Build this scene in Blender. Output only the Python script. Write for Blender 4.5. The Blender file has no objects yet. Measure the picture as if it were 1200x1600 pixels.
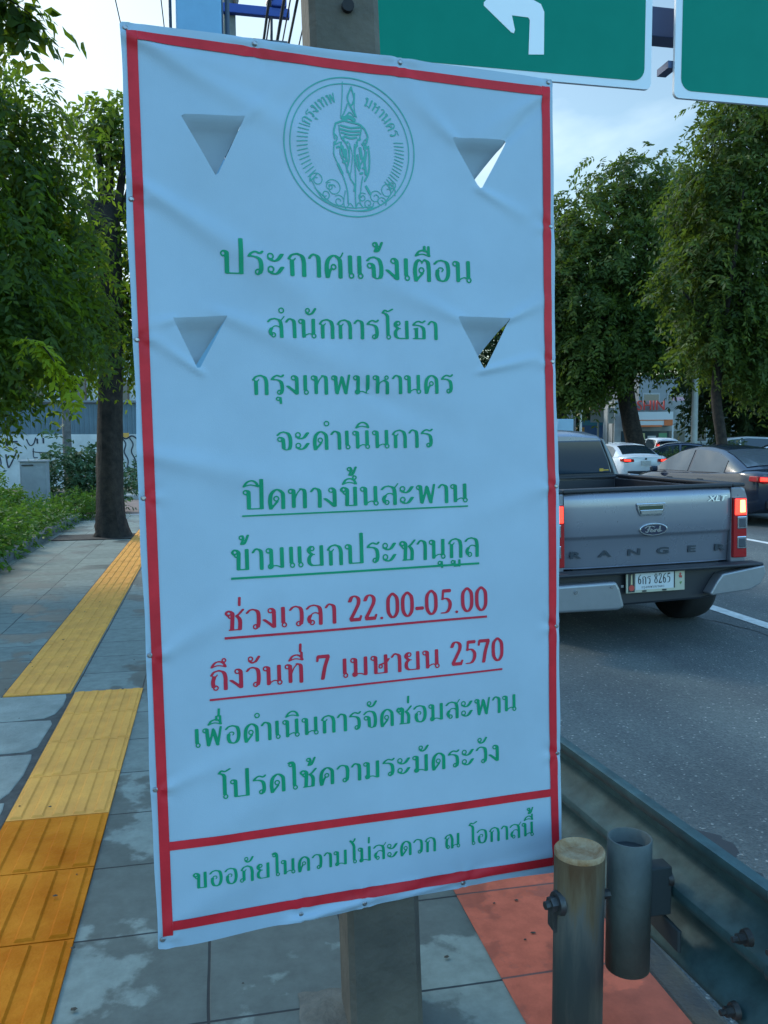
import bpy, bmesh, math, random
import numpy as np
from mathutils import Vector, Matrix
R = math.radians
S_ = bpy.context.scene
COL = S_.collection
rng = np.random.default_rng(7)
random.seed(7)

# ---------------------------------------------------------------- camera, sky, sun, exposure
CAM_H, YAW, PITCH, ROLL = 1.65, R(11.73), R(-4.84), .006
fw = Vector((math.sin(YAW)*math.cos(PITCH), math.cos(YAW)*math.cos(PITCH), math.sin(PITCH)))
rt = Vector((math.cos(YAW), -math.sin(YAW), 0)); up = rt.cross(fw)
r2 = math.cos(ROLL)*rt-math.sin(ROLL)*up; u2 = math.cos(ROLL)*up+math.sin(ROLL)*rt
cd = bpy.data.cameras.new('camera'); cam = bpy.data.objects.new('camera', cd); COL.objects.link(cam)
M_ = Matrix.Identity(4)
for i in range(3): M_[i][0], M_[i][1], M_[i][2] = r2[i], u2[i], -fw[i]
M_.translation = (0, 0, CAM_H); cam.matrix_world = M_
cd.sensor_fit = 'VERTICAL'; cd.sensor_height = 24; cd.sensor_width = 18; cd.lens = 24*1300/1600
cd.clip_start = .05; cd.clip_end = 3000
S_.camera = cam

SUN_EL, SUN_AZ = R(34), R(-38)          # azimuth from +Y towards +X
W_ = bpy.data.worlds.new('World'); S_.world = W_; W_.use_nodes = True
nt = W_.node_tree; nt.nodes.clear()
def nn(t, **k):
    n = nt.nodes.new(t)
    for a, b in k.items(): setattr(n, a, b)
    return n
wo = nn('ShaderNodeOutputWorld'); bg = nn('ShaderNodeBackground'); sky = nn('ShaderNodeTexSky', sky_type='NISHITA', sun_disc=False)
sky.sun_elevation = SUN_EL; sky.sun_rotation = SUN_AZ; sky.air_density = 1.2; sky.dust_density = 1.5; sky.ozone_density = 2.0
tc = nn('ShaderNodeTexCoord'); mp = nn('ShaderNodeMapping'); mp.inputs['Scale'].default_value = (1, 1, 2.6); mp.inputs['Rotation'].default_value = (.1, .35, .4)
nz = nn('ShaderNodeTexNoise'); nz.inputs['Scale'].default_value = 2.3; nz.inputs['Detail'].default_value = 6; nz.inputs['Roughness'].default_value = .55; nz.inputs['Distortion'].default_value = .3
rp = nn('ShaderNodeValToRGB'); rp.color_ramp.elements[0].position = .33; rp.color_ramp.elements[1].position = .62
sx = nn('ShaderNodeSeparateXYZ'); band = nn('ShaderNodeMapRange', interpolation_type='SMOOTHSTEP')      # clouds thin out overhead to clear blue
band.inputs[1].default_value = .50; band.inputs[2].default_value = .80; band.inputs[3].default_value = 1.; band.inputs[4].default_value = .12
dp = nn('ShaderNodeVectorMath', operation='DOT_PRODUCT'); dp.inputs[1].default_value = (math.sin(SUN_AZ), math.cos(SUN_AZ), 0); az = nn('ShaderNodeMath', operation='MULTIPLY_ADD'); az.inputs[1].default_value = .40; az.inputs[2].default_value = -.32
mk = nn('ShaderNodeMath', operation='MULTIPLY'); nt.links.new(tc.outputs['Generated'], sx.inputs[0]); nt.links.new(sx.outputs[2], band.inputs[0])
gain = nn('ShaderNodeMix', data_type='RGBA', blend_type='MULTIPLY'); gain.inputs[0].default_value = 1; 
hi = nn('ShaderNodeMix', data_type='RGBA'); hi.inputs[6].default_value = (1.30, 1.40, 1.28, 1); hi.inputs[7].default_value = (2.6, 3.55, 3.7, 1); up_ = nn('ShaderNodeMapRange', interpolation_type='SMOOTHSTEP')   # gain added overhead, above the frame, to light upright faces
up_.inputs[1].default_value = .45; up_.inputs[2].default_value = .80; nt.links.new(sx.outputs[2], up_.inputs[0]); anti = nn('ShaderNodeMapRange', interpolation_type='SMOOTHSTEP'); anti.inputs[1].default_value = .15; anti.inputs[2].default_value = -.45; mxm = nn('ShaderNodeMath', operation='MAXIMUM')   # and gain added opposite the sun, behind the camera, lighting the banner's front
nt.links.new(dp.outputs['Value'], anti.inputs[0]); nt.links.new(up_.outputs[0], mxm.inputs[0]); nt.links.new(anti.outputs[0], mxm.inputs[1]); nt.links.new(mxm.outputs[0], hi.inputs[0]); nt.links.new(hi.outputs[2], gain.inputs[7])
mx = nn('ShaderNodeMix', data_type='RGBA'); mx.inputs[7].default_value = (6.4, 7.9, 8.9, 1)
nt.links.new(tc.outputs['Generated'], mp.inputs[0]); nt.links.new(mp.outputs[0], nz.inputs['Vector'])
nt.links.new(tc.outputs['Generated'], dp.inputs[0]); nt.links.new(dp.outputs['Value'], az.inputs[0]); sm = nn('ShaderNodeMath', operation='ADD'); nt.links.new(nz.outputs['Fac'], sm.inputs[0]); nt.links.new(az.outputs[0], sm.inputs[1])   # thicker bright cloud round the sun
nt.links.new(sm.outputs[0], rp.inputs[0]); nt.links.new(rp.outputs[0], mk.inputs[0]); nt.links.new(band.outputs[0], mk.inputs[1]); nt.links.new(mk.outputs[0], mx.inputs[0])
nt.links.new(sky.outputs[0], gain.inputs[6]); nt.links.new(gain.outputs[2], mx.inputs[6]); nt.links.new(mx.outputs[2], bg.inputs[0]); nt.links.new(bg.outputs[0], wo.inputs[0])
bg.inputs[1].default_value = .10
sl = bpy.data.lights.new('sun', 'SUN'); sl.energy = 1.5; sl.angle = R(12); sl.color = (1, .93, .82)
so = bpy.data.objects.new('sun', sl); COL.objects.link(so)
sd = Vector((math.sin(SUN_AZ)*math.cos(SUN_EL), math.cos(SUN_AZ)*math.cos(SUN_EL), math.sin(SUN_EL)))
so.rotation_euler = sd.to_track_quat('Z', 'Y').to_euler(); so.location = (-10, 20, 30)
S_.view_settings.view_transform = 'Standard'; S_.view_settings.look = 'None'
S_.view_settings.exposure = 0.6; S_.view_settings.gamma = 1.0
S_.render.engine = 'CYCLES'; S_.cycles.max_bounces = 8; S_.cycles.transparent_max_bounces = 8
S_.render.resolution_x = 768; S_.render.resolution_y = 1024

# ---------------------------------------------------------------- helpers
MATS = {}
def mat(name, col, rough=.6, metal=0., vary=0., vscale=8., col2=None, bump=0., bscale=60., emit=0., spec=.5, coat=0., trans=0.):
    if name in MATS: return MATS[name]
    m = bpy.data.materials.new(name); m.use_nodes = True; t = m.node_tree; b = t.nodes['Principled BSDF']
    b.inputs['Base Color'].default_value = (*col, 1); b.inputs['Roughness'].default_value = rough; b.inputs['Metallic'].default_value = metal
    b.inputs['Specular IOR Level'].default_value = spec; b.inputs['Coat Weight'].default_value = coat; b.inputs['Coat Roughness'].default_value = .08
    if emit: b.inputs['Emission Color'].default_value = (*col, 1); b.inputs['Emission Strength'].default_value = emit
    if vary or col2 or bump:
        c = t.nodes.new('ShaderNodeTexCoord')
    if vary or col2:
        n = t.nodes.new('ShaderNodeTexNoise'); n.inputs['Scale'].default_value = vscale; n.inputs['Detail'].default_value = 7; n.inputs['Roughness'].default_value = .62
        r = t.nodes.new('ShaderNodeValToRGB'); c2 = col2 or tuple(x*(1-vary) for x in col)
        r.color_ramp.elements[0].position = .36; r.color_ramp.elements[0].color = (*c2, 1); r.color_ramp.elements[1].position = .64; r.color_ramp.elements[1].color = (*col, 1)
        t.links.new(c.outputs['Object'], n.inputs['Vector']); t.links.new(n.outputs['Fac'], r.inputs[0]); t.links.new(r.outputs[0], b.inputs['Base Color'])
        q = t.nodes.new('ShaderNodeMapRange'); q.inputs[3].default_value = min(1, rough*1.15); q.inputs[4].default_value = rough*.85
        t.links.new(n.outputs['Fac'], q.inputs[0]); t.links.new(q.outputs[0], b.inputs['Roughness'])
    if bump:
        n2 = t.nodes.new('ShaderNodeTexNoise'); n2.inputs['Scale'].default_value = bscale; n2.inputs['Detail'].default_value = 5
        u = t.nodes.new('ShaderNodeBump'); u.inputs['Strength'].default_value = bump; u.inputs['Distance'].default_value = .01
        t.links.new(c.outputs['Object'], n2.inputs['Vector']); t.links.new(n2.outputs['Fac'], u.inputs['Height']); t.links.new(u.outputs[0], b.inputs['Normal'])
    MATS[name] = m
    return m
def newn(t):
    def f(ty, **k):
        n = t.nodes.new(ty)
        for a, b in k.items(): setattr(n, a, b)
        return n
    return f
def tag(o, label=None, cat=None, group=None, kind=None):
    if label: o['label'] = label
    if cat: o['category'] = cat
    if group: o['group'] = group
    if kind: o['kind'] = kind
    return o
def empty(name, loc=(0, 0, 0), rz=0., label=None, cat=None, group=None):
    o = bpy.data.objects.new(name, None); COL.objects.link(o); o.location = loc; o.rotation_euler = (0, 0, rz); o.empty_display_size = .2
    return tag(o, label, cat, group)
def link(name, me, m=None, parent=None):
    o = bpy.data.objects.new(name, me); COL.objects.link(o)
    if m:
        for k in (m if isinstance(m, (list, tuple)) else [m]): me.materials.append(k)
    if parent: o.parent = parent
    return o
def copy_tree(o, parent=None):
    c = o.copy(); COL.objects.link(c)
    if parent: c.parent = parent
    for ch in list(o.children): copy_tree(ch, c)
    return c
def np_mesh(name, V, Fq, smooth=False):
    me = bpy.data.meshes.new(name); V = np.asarray(V, np.float32); Fq = np.asarray(Fq, np.int32)
    k = Fq.shape[1]
    me.vertices.add(len(V)); me.vertices.foreach_set('co', V.ravel())
    me.loops.add(Fq.size); me.loops.foreach_set('vertex_index', Fq.ravel())
    me.polygons.add(len(Fq)); me.polygons.foreach_set('loop_start', np.arange(0, Fq.size, k, dtype=np.int32))
    me.polygons.foreach_set('use_smooth', np.full(len(Fq), smooth)); me.update(calc_edges=True)
    return me
class MB:
    """collects shapes; build() links them as ONE mesh object"""
    def __init__(s): s.v = []; s.f = []; s.mi = []; s.cur = 0; s.sm = []; s.smooth = False
    def add(s, vs, fs):
        n = len(s.v); s.v += [tuple(v) for v in vs]; s.f += [tuple(i+n for i in f) for f in fs]; s.mi += [s.cur]*len(fs); s.sm += [s.smooth]*len(fs); return s
    def box(s, c, d, rot=None):
        x, y, z = (k/2 for k in d)
        vs = [Vector((a*x, b*y, e*z)) for a in (-1, 1) for b in (-1, 1) for e in (-1, 1)]
        if rot is not None: vs = [rot @ v for v in vs]
        return s.add([v+Vector(c) for v in vs], [(0, 1, 3, 2), (4, 6, 7, 5), (0, 4, 5, 1), (2, 3, 7, 6), (0, 2, 6, 4), (1, 5, 7, 3)])
    def tube(s, pts, r, n=10, cap=True):
        pts = [Vector(p) for p in pts]; rs = r if isinstance(r, (list, tuple)) else [r]*len(pts)
        vs = []; fs = []; ref = None
        for i, p in enumerate(pts):
            d = (pts[min(i+1, len(pts)-1)]-pts[max(i-1, 0)]).normalized()
            if ref is None: ref = d.orthogonal().normalized()
            a = (ref-d*ref.dot(d)).normalized(); ref = a; b = d.cross(a)
            vs += [p+(a*math.cos(2*math.pi*k/n)+b*math.sin(2*math.pi*k/n))*rs[i] for k in range(n)]
        for i in range(len(pts)-1):
            fs += [(i*n+k, i*n+(k+1) % n, (i+1)*n+(k+1) % n, (i+1)*n+k) for k in range(n)]
        o = s.smooth; s.smooth = True; s.add(vs, fs); s.smooth = o
        if cap: s.add([vs[k] for k in range(n)][::-1], [tuple(range(n))]); s.add([vs[-n+k] for k in range(n)], [tuple(range(n))])
        return s
    def prism(s, poly, a, b, axis='y'):
        """poly in the plane across the axis, pushed from a to b"""
        def P(u, v, w): return {'y': (u, w, v), 'x': (w, u, v), 'z': (u, v, w)}[axis]
        n = len(poly); vs = [P(u, v, a) for u, v in poly]+[P(u, v, b) for u, v in poly]
        return s.add(vs, [tuple(range(n)), tuple(range(2*n-1, n-1, -1))]+[(i, n+i, n+(i+1) % n, (i+1) % n) for i in range(n)])
    def loft(s, secs, closed=True, caps=True):
        n = len(secs[0]); vs = [p for q in secs for p in q]; fs = []
        for i in range(len(secs)-1):
            for k in range(n if closed else n-1): fs.append((i*n+k, i*n+(k+1) % n, (i+1)*n+(k+1) % n, (i+1)*n+k))
        if caps and closed: fs += [tuple(range(n))[::-1], tuple(range((len(secs)-1)*n, len(secs)*n))]
        return s.add(vs, fs)
    def grid(s, fn, us, vs_):
        us = list(us); vs_ = list(vs_); n = len(vs_)
        return s.add([fn(u, v) for u in us for v in vs_], [(i*n+j, (i+1)*n+j, (i+1)*n+j+1, i*n+j+1) for i in range(len(us)-1) for j in range(n-1)])
    def build(s, name, m, parent=None, bevel=0., seg=2, smooth=None, sub=0, solid=0.):
        me = bpy.data.meshes.new(name); me.from_pydata(s.v, [], s.f); me.polygons.foreach_set('material_index', s.mi)
        me.polygons.foreach_set('use_smooth', s.sm if smooth is None else [smooth]*len(s.f))
        bm = bmesh.new(); bm.from_mesh(me); bmesh.ops.recalc_face_normals(bm, faces=bm.faces); bm.to_mesh(me); bm.free()
        if any(s.sm) or smooth: me.set_sharp_from_angle(angle=R(42))
        o = link(name, me, m, parent)
        if solid: k = o.modifiers.new('solid', 'SOLIDIFY'); k.thickness = solid; k.offset = 0
        if bevel: k = o.modifiers.new('bevel', 'BEVEL'); k.width = bevel; k.segments = seg; k.limit_method = 'ANGLE'; k.angle_limit = R(35); k.harden_normals = False
        if sub: k = o.modifiers.new('sub', 'SUBSURF'); k.levels = sub; k.render_levels = sub
        return o
def latin(text, size, depth=.003, shear=0., sx=1., space=1., bold=0.):
    """block letters from the program's own font as a mesh, centred on x, baseline at z = 0, facing -y"""
    c = bpy.data.curves.new('letters', 'FONT'); c.body = text; c.size = size; c.align_x = 'CENTER'; c.extrude = depth; c.shear = shear; c.space_character = space; c.resolution_u = 3; c.offset = bold
    o = bpy.data.objects.new('letters', c); COL.objects.link(o)
    dg = bpy.context.evaluated_depsgraph_get(); me = bpy.data.meshes.new_from_object(o.evaluated_get(dg))
    bpy.data.objects.remove(o); bpy.data.curves.remove(c)
    me.transform(Matrix.Scale(sx, 4, (1, 0, 0))); me.transform(Matrix.Rotation(R(90), 4, 'X')); me.materials.clear()
    return me
# ---- lettering: pen strokes -> signed distance -> filled flat mesh -----------------
NW, NT = .091, .032          # half width / half height of the broad nib, in x-heights
def spline(P, n=7):
    P = [np.array(p, float) for p in P]
    if len(P) < 3: return P
    Q = [2*P[0]-P[1]] + P + [2*P[-1]-P[-2]]
    out = []
    for i in range(1, len(Q)-2):
        a, b, c, d = Q[i-1:i+3]
        for k in range(n):
            t = k/n
            out.append(.5*(2*b+(c-a)*t+(2*a-5*b+4*c-d)*t*t+(3*b-a-3*c+d)*t**3))
    return out+[P[-1]]
# stroke kinds: s broad spline, l broad polyline, t thin spline, m medium spline, o thin ring (cx,cy,r)
def O(x, y, r=.105): return ('o', x, y, r)
def S(*p): return ('s',)+p
def L(*p): return ('l',)+p
def T(*p): return ('t',)+p
def M(*p): return ('m',)+p
def TL(x=.25, y0=.0):   # loop at the top left running into a stem
    return [O(x-.135, .845, .10), S((x-.10, .945), (x-.02, .90), (x, .78), (x, y0+.04))]
ARCH = [S((.16, 0), (.13, .40), (.20, .76), (.44, .955), (.68, .80), (.72, .55), (.72, 0))]
def beak(x0=.18, x1=.70):
    return [T((x0, .66), (x0+.10, .70), (x0+.14, .76)), T((x0, .66), (x0-.12, .74)), M((x0-.13, .74), (x0, .90), (x0+.24, .965)), S((x0+.20, .965), (x1-.08, .87), (x1, .62), (x1, .3), (x1, 0))]
G = {
'ก': (.86, [L((.20, 0), (.20, .66))]+beak(.20, .70)),
'ป': (1.02, TL()+[T((.25, .035), (.82, .035)), L((.82, .02), (.82, 1.48))]),
'บ': (1.0, TL()+[T((.25, .035), (.80, .035)), L((.80, .02), (.80, .97))]),
'น': (.96, TL()+[T((.25, .05), (.40, .17), (.56, .22), (.68, .16)), O(.76, .105, .10), L((.74, .20), (.74, .97))]),
'ม': (.96, TL()+[O(.20, .105, .10), T((.29, .12), (.5, .13), (.70, .04)), L((.75, .03), (.75, .97))]),
'ห': (.98, TL()+[T((.27, .40), (.40, .60), (.58, .70), (.66, .76)), O(.72, .85, .09), S((.60, .70), (.74, .60), (.76, .45), (.76, 0))]),
'ท': (.98, TL()+[T((.27, .35), (.42, .74), (.60, .95)), S((.58, .955), (.72, .90), (.76, .70), (.76, 0))]),
'พ': (1.06, [O(.11, .845, .10), S((.15, .945), (.21, .88), (.22, .70), (.27, .04)), M((.29, .02), (.43, .50), (.52, .90)), L((.53, .86), (.73, .03)), M((.73, .02), (.82, .50), (.90, .98))]),
'ว': (.72, [M((.04, .80), (.16, .93), (.30, .965)), S((.28, .965), (.48, .90), (.56, .70), (.56, .30), (.52, .08)), O(.42, .11, .105)]),
'า': (.58, [M((.03, .80), (.12, .92), (.22, .965)), S((.20, .965), (.36, .90), (.42, .72), (.42, 0))]),
'ร': (.74, [M((.62, .985), (.52, .90), (.32, .965), (.14, .87), (.06, .76)), S((.10, .76), (.34, .74), (.50, .64), (.55, .45), (.55, .22), (.50, .06)), O(.42, .11, .105)]),
'ะ': (.80, [O(.16, .80, .12), S((.10, .70), (.28, .60), (.46, .66), (.64, .90)), O(.16, .24, .12), S((.10, .14), (.28, .04), (.46, .10), (.64, .34))]),
'ค': (.90, ARCH+[M((.20, .02), (.26, .25), (.34, .40)), O(.43, .52, .105)]),
'ด': (.90, ARCH+[M((.18, .02), (.30, .16), (.46, .36)), O(.41, .50, .115)]),
'ต': (.94, [S((.16, 0), (.12, .45), (.18, .80), (.30, .95)), T((.30, .95), (.40, .90), (.45, .80)), T((.45, .80), (.52, .92), (.60, .955)), S((.58, .955), (.72, .85), (.76, .55), (.76, 0)), M((.18, .02), (.30, .16), (.47, .34)), O(.42, .48, .115)]),
'ศ': (.92, ARCH+[M((.20, .02), (.26, .25), (.32, .36)), O(.43, .46, .105), T((.60, .84), (.74, .90), (.84, 1.08))]),
'จ': (.84, [O(.15, .58, .105), S((.20, .68), (.30, .60), (.32, .42), (.33, .10)), T((.33, .07), (.46, .02), (.60, .05)), S((.60, .05), (.66, .25), (.66, .62), (.56, .88), (.34, .965)), M((.36, .965), (.18, .92), (.05, .80))]),
'ง': (.68, [O(.33, .845, .105), S((.38, .95), (.47, .86), (.49, .70), (.49, .04)), S((.48, .02), (.28, .22), (.04, .42))]),
'อ': (.84, [M((.05, .80), (.18, .92), (.38, .965)), S((.36, .965), (.60, .88), (.68, .60), (.66, .28), (.55, .07), (.40, .02)), S((.42, .02), (.24, .08), (.16, .30), (.18, .52)), T((.18, .52), (.26, .62), (.40, .62)), T((.40, .62), (.44, .54), (.38, .46))]),
'ล': (.86, [M((.05, .80), (.18, .92), (.38, .965)), S((.36, .965), (.60, .88), (.68, .62), (.68, 0)), S((.18, .12), (.13, .30), (.20, .46)), T((.20, .46), (.36, .58), (.54, .56), (.66, .44)), O(.28, .12, .105)]),
'ส': (.86, [M((.05, .80), (.18, .92), (.38, .965)), S((.36, .965), (.60, .88), (.68, .62), (.68, 0)), S((.18, .12), (.13, .30), (.20, .46)), T((.20, .46), (.36, .58), (.54, .56), (.66, .44)), O(.28, .12, .105), T((.56, .84), (.70, .90), (.84, 1.08))]),
'ย': (.94, [O(.29, .845, .10), S((.24, .95), (.14, .84), (.14, .70), (.26, .58)), T((.24, .58), (.40, .56)), S((.24, .54), (.14, .40), (.15, .16), (.26, .05)), T((.24, .04), (.74, .04)), L((.74, .02), (.74, .97))]),
'ธ': (.84, [M((.72, .985), (.58, .90), (.38, .965), (.18, .87), (.10, .76)), S((.14, .76), (.38, .74), (.58, .66), (.66, .50), (.66, .04)), L((.26, .58), (.26, .04)), T((.08, .035), (.66, .035)), T((.12, .56), (.34, .60))]),
'ข': (.94, [O(.26, .70, .085), M((.17, .72), (.08, .84), (.16, .95), (.28, .94)), S((.26, .945), (.36, .84), (.36, .62), (.34, .04)), T((.32, .035), (.74, .035)), L((.74, .02), (.74, .97))]),
'ช': (.92, [O(.26, .70, .085), M((.17, .72), (.08, .84), (.16, .95), (.28, .94)), S((.26, .945), (.36, .84), (.36, .62), (.33, .04)), T((.20, .035), (.66, .035)), S((.68, .03), (.70, .40), (.66, .58), (.56, .70)), M((.54, .72), (.66, .80), (.84, 1.0))]),
'ซ': (.94, [O(.24, .68, .08), M((.15, .70), (.07, .82), (.13, .94), (.20, .92), (.24, .84)), M((.24, .84), (.29, .95), (.34, .92)), S((.32, .93), (.38, .84), (.37, .62), (.34, .04)), T((.20, .035), (.68, .035)), S((.70, .03), (.72, .40), (.68, .58), (.58, .70)), M((.56, .72), (.68, .80), (.86, 1.0))]),
'ถ': (.88, [S((.18, .16), (.16, .40), (.22, .66))]+beak(.22, .72)+[O(.28, .115, .105)]),
'ภ': (.94, [S((.26, .10), (.26, .40), (.26, .66))]+beak(.26, .76)+[O(.14, .115, .105)]),
'ษ': (1.0, TL()+[T((.25, .035), (.74, .035)), L((.76, .02), (.76, .97)), O(.50, .38, .085), M((.46, .48), (.62, .52), (.78, .58), (.92, .74))]),
'ณ': (1.24, [S((.20, .10), (.18, .40), (.22, .66))]+beak(.22, .58)+[O(.28, .115, .105), T((.58, .05), (.70, .17), (.84, .22), (.94, .16)), O(1.02, .105, .10), L((1.0, .20), (1.0, .97))]),
'เ': (.42, [L((.18, .20), (.18, .97)), O(.225, .105, .10)]),
'แ': (.84, [L((.18, .20), (.18, .97)), O(.225, .105, .10), L((.58, .20), (.58, .97)), O(.625, .105, .10)]),
'โ': (.56, [L((.34, .20), (.34, 1.20)), O(.375, .105, .10), S((.34, 1.20), (.26, 1.32), (.10, 1.38)), M((.08, 1.38), (.20, 1.52), (.36, 1.46), (.60, 1.58))]),
'ใ': (.52, [L((.32, .20), (.32, 1.20)), O(.36, .105, .10), S((.32, 1.20), (.30, 1.40), (.20, 1.52), (.08, 1.46)), O(.15, 1.36, .085)]),
'ไ': (.52, [L((.32, .20), (.32, 1.10)), O(.36, .105, .10), S((.32, 1.10), (.26, 1.28), (.10, 1.50)), M((.08, 1.52), (.20, 1.42), (.32, 1.48), (.38, 1.62))]),
' ': (.40, []),
'.': (.34, [('o', .16, .06, .04), L((.14, .07), (.18, .07))]),
'-': (.44, [('b', (.05, .40), (.38, .40))]),
# figures, in the manner of a bold text face
'0': (.70, [('d', (.34, 1.28), (.14, 1.05), (.10, .66), (.14, .26), (.34, .03), (.54, .26), (.58, .66), (.54, 1.05), (.34, 1.28))]),
'2': (.70, [('d', (.10, 1.0), (.20, 1.22), (.36, 1.27), (.52, 1.14), (.52, .88), (.38, .58), (.14, .14)), ('b', (.14, .09), (.58, .09)), M((.58, .09), (.64, .26))]),
'5': (.70, [M((.22, 1.24), (.18, .76)), ('b', (.24, 1.20), (.58, 1.20)), ('d', (.18, .78), (.40, .80), (.56, .60), (.54, .30), (.38, .08), (.14, .06))]),
'7': (.70, [('b', (.10, 1.20), (.60, 1.20)), M((.08, 1.20), (.06, .98)), ('d', (.58, 1.16), (.42, .66), (.30, .04))]),
'6': (.70, [('d', (.56, 1.22), (.28, 1.02), (.14, .62), (.18, .20), (.36, .04), (.54, .20), (.54, .50), (.38, .70), (.18, .56))]),
'8': (.70, [('d', (.34, 1.26), (.16, 1.12), (.16, .88), (.34, .70), (.54, .48), (.54, .18), (.34, .04), (.14, .18), (.14, .48), (.34, .70), (.50, .88), (.50, 1.12), (.34, 1.26))]),
# marks: x measured from the right edge of the letter that carries them
'ิ': (0, [M((-.66, 1.13), (-.52, 1.34), (-.30, 1.42), (-.12, 1.32), (-.04, 1.14)), T((-.66, 1.13), (-.40, 1.21), (-.20, 1.18), (-.04, 1.12))]),
'ี': (0, [M((-.66, 1.13), (-.52, 1.34), (-.30, 1.40), (-.12, 1.30), (-.04, 1.14)), T((-.66, 1.13), (-.40, 1.21), (-.20, 1.18), (-.04, 1.12)), ('v', (-.08, 1.14), (-.08, 1.52))]),
'ึ': (0, [M((-.66, 1.13), (-.52, 1.34), (-.30, 1.40), (-.12, 1.30), (-.04, 1.14)), T((-.66, 1.13), (-.40, 1.21), (-.20, 1.18), (-.04, 1.12)), O(-.10, 1.45, .085)]),
'ื': (0, [M((-.66, 1.13), (-.52, 1.32), (-.30, 1.38), (-.12, 1.30), (-.04, 1.14)), T((-.66, 1.13), (-.40, 1.21), (-.20, 1.18), (-.04, 1.12)), ('v', (-.07, 1.14), (-.07, 1.56)), ('v', (-.26, 1.34), (-.26, 1.56))]),
'ั': (0, [O(-.40, 1.40, .10), M((-.46, 1.30), (-.34, 1.20), (-.18, 1.26), (-.02, 1.50)), M((-.30, 1.21), (-.16, 1.26), (-.01, 1.49))]),
'ํ': (0, [O(-.20, 1.38, .12)]),
'่': (0, [('v', (-.14, 1.20), (-.12, 1.58))]),
'้': (0, [O(-.34, 1.52, .085), M((-.28, 1.60), (-.24, 1.46), (-.34, 1.22)), M((-.34, 1.22), (-.18, 1.26), (-.02, 1.62))]),
'ุ': (0, [O(-.30, -.22, .085), ('v', (-.19, -.16), (-.17, -.46))]),
'ู': (0, [O(-.50, -.22, .085), ('v', (-.40, -.16), (-.40, -.40)), T((-.42, -.43), (-.12, -.43)), ('v', (-.14, -.44), (-.14, -.12))]),
}
TALL = set('ิีึืัํ')
def segs_of(stroke):
    k = stroke[0]
    if k == 'o':
        _, x, y, r = stroke
        P = [(x+r*.95*math.cos(a), y+r*math.sin(a)) for a in np.linspace(0, 2*math.pi, 17)]
        return P, .032, .032
    P = stroke[1:]
    if k == 's': return spline(P), NW, NT
    if k == 'l': return list(P), NW, .02
    if k == 't': return spline(P), .029, .029
    if k == 'm': return spline(P), .060, .036
    if k == 'd': return spline(P), .092, .032
    if k == 'b': return list(P), .06, .088
    if k == 'v': return list(P), .062, .03
    if k == 'h': return spline(P), stroke[0], stroke[0]
def stroke_sdf(X, Y, P, a, b):
    """distance to a polyline drawn with an a x b elliptical nib (negative inside), in y units"""
    k = b/a
    d = np.full(X.shape, 9.0)
    for p, q in zip(P[:-1], P[1:]):
        ax, ay, bx, by = p[0]*k, p[1], q[0]*k, q[1]
        dx, dy = bx-ax, by-ay
        L2 = dx*dx+dy*dy+1e-12
        t = np.clip(((X*k-ax)*dx+(Y-ay)*dy)/L2, 0, 1)
        d = np.minimum(d, np.hypot(X*k-ax-t*dx, Y-ay-t*dy))
    return (d-b)/max(k, .45)
def layout(text, track=0.0):
    """-> list of strokes (kind, points in x-heights) and the total advance"""
    x = 0.0; out = []; prev = 0.0; raised = False; asc = False
    for ch in text:
        if ch == 'ำ':
            out.append((x, 0.0, 'ํ')); prev = x
            w = G['า'][0]; out.append((x, 0.0, 'า')); x += w+track; raised = False; continue
        w = G[ch][0]
        if w == 0:
            tone = ch in '่้'
            dy = .36 if (tone and raised) else 0.0
            dx = -.22 if asc else 0.0
            out.append((x-.10+dx-track, dy, ch))
            if ch in TALL: raised = True
        else:
            out.append((x, 0.0, ch)); x += w+track; raised = False; asc = ch == 'ป'
    return out, x
def raster(text, res, track=0.0):
    """signed field over the line's box. res = cells per x-height"""
    lay, adv = layout(text, track)
    x0, x1, y0, y1 = -.2, adv+.2, -.65, 2.15
    nx, ny = int((x1-x0)*res)+1, int((y1-y0)*res)+1
    gx, gy = x0+np.arange(nx)/res, y0+np.arange(ny)/res
    F = np.full((ny, nx), 1.0)
    for ox, oy, ch in lay:
        for st in G[ch][1]:
            P, a, b = segs_of(st)
            P = [(p[0]+ox, p[1]+oy) for p in P]
            xs = [p[0] for p in P]; ys = [p[1] for p in P]; m = .16
            i0, i1 = max(0, int((min(xs)-m-x0)*res)), min(nx, int((max(xs)+m-x0)*res)+2)
            j0, j1 = max(0, int((min(ys)-m-y0)*res)), min(ny, int((max(ys)+m-y0)*res)+2)
            X, Y = np.meshgrid(gx[i0:i1], gy[j0:j1])
            F[j0:j1, i0:i1] = np.minimum(F[j0:j1, i0:i1], stroke_sdf(X, Y, P, a, b))
    return F, gx, gy, adv
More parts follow.
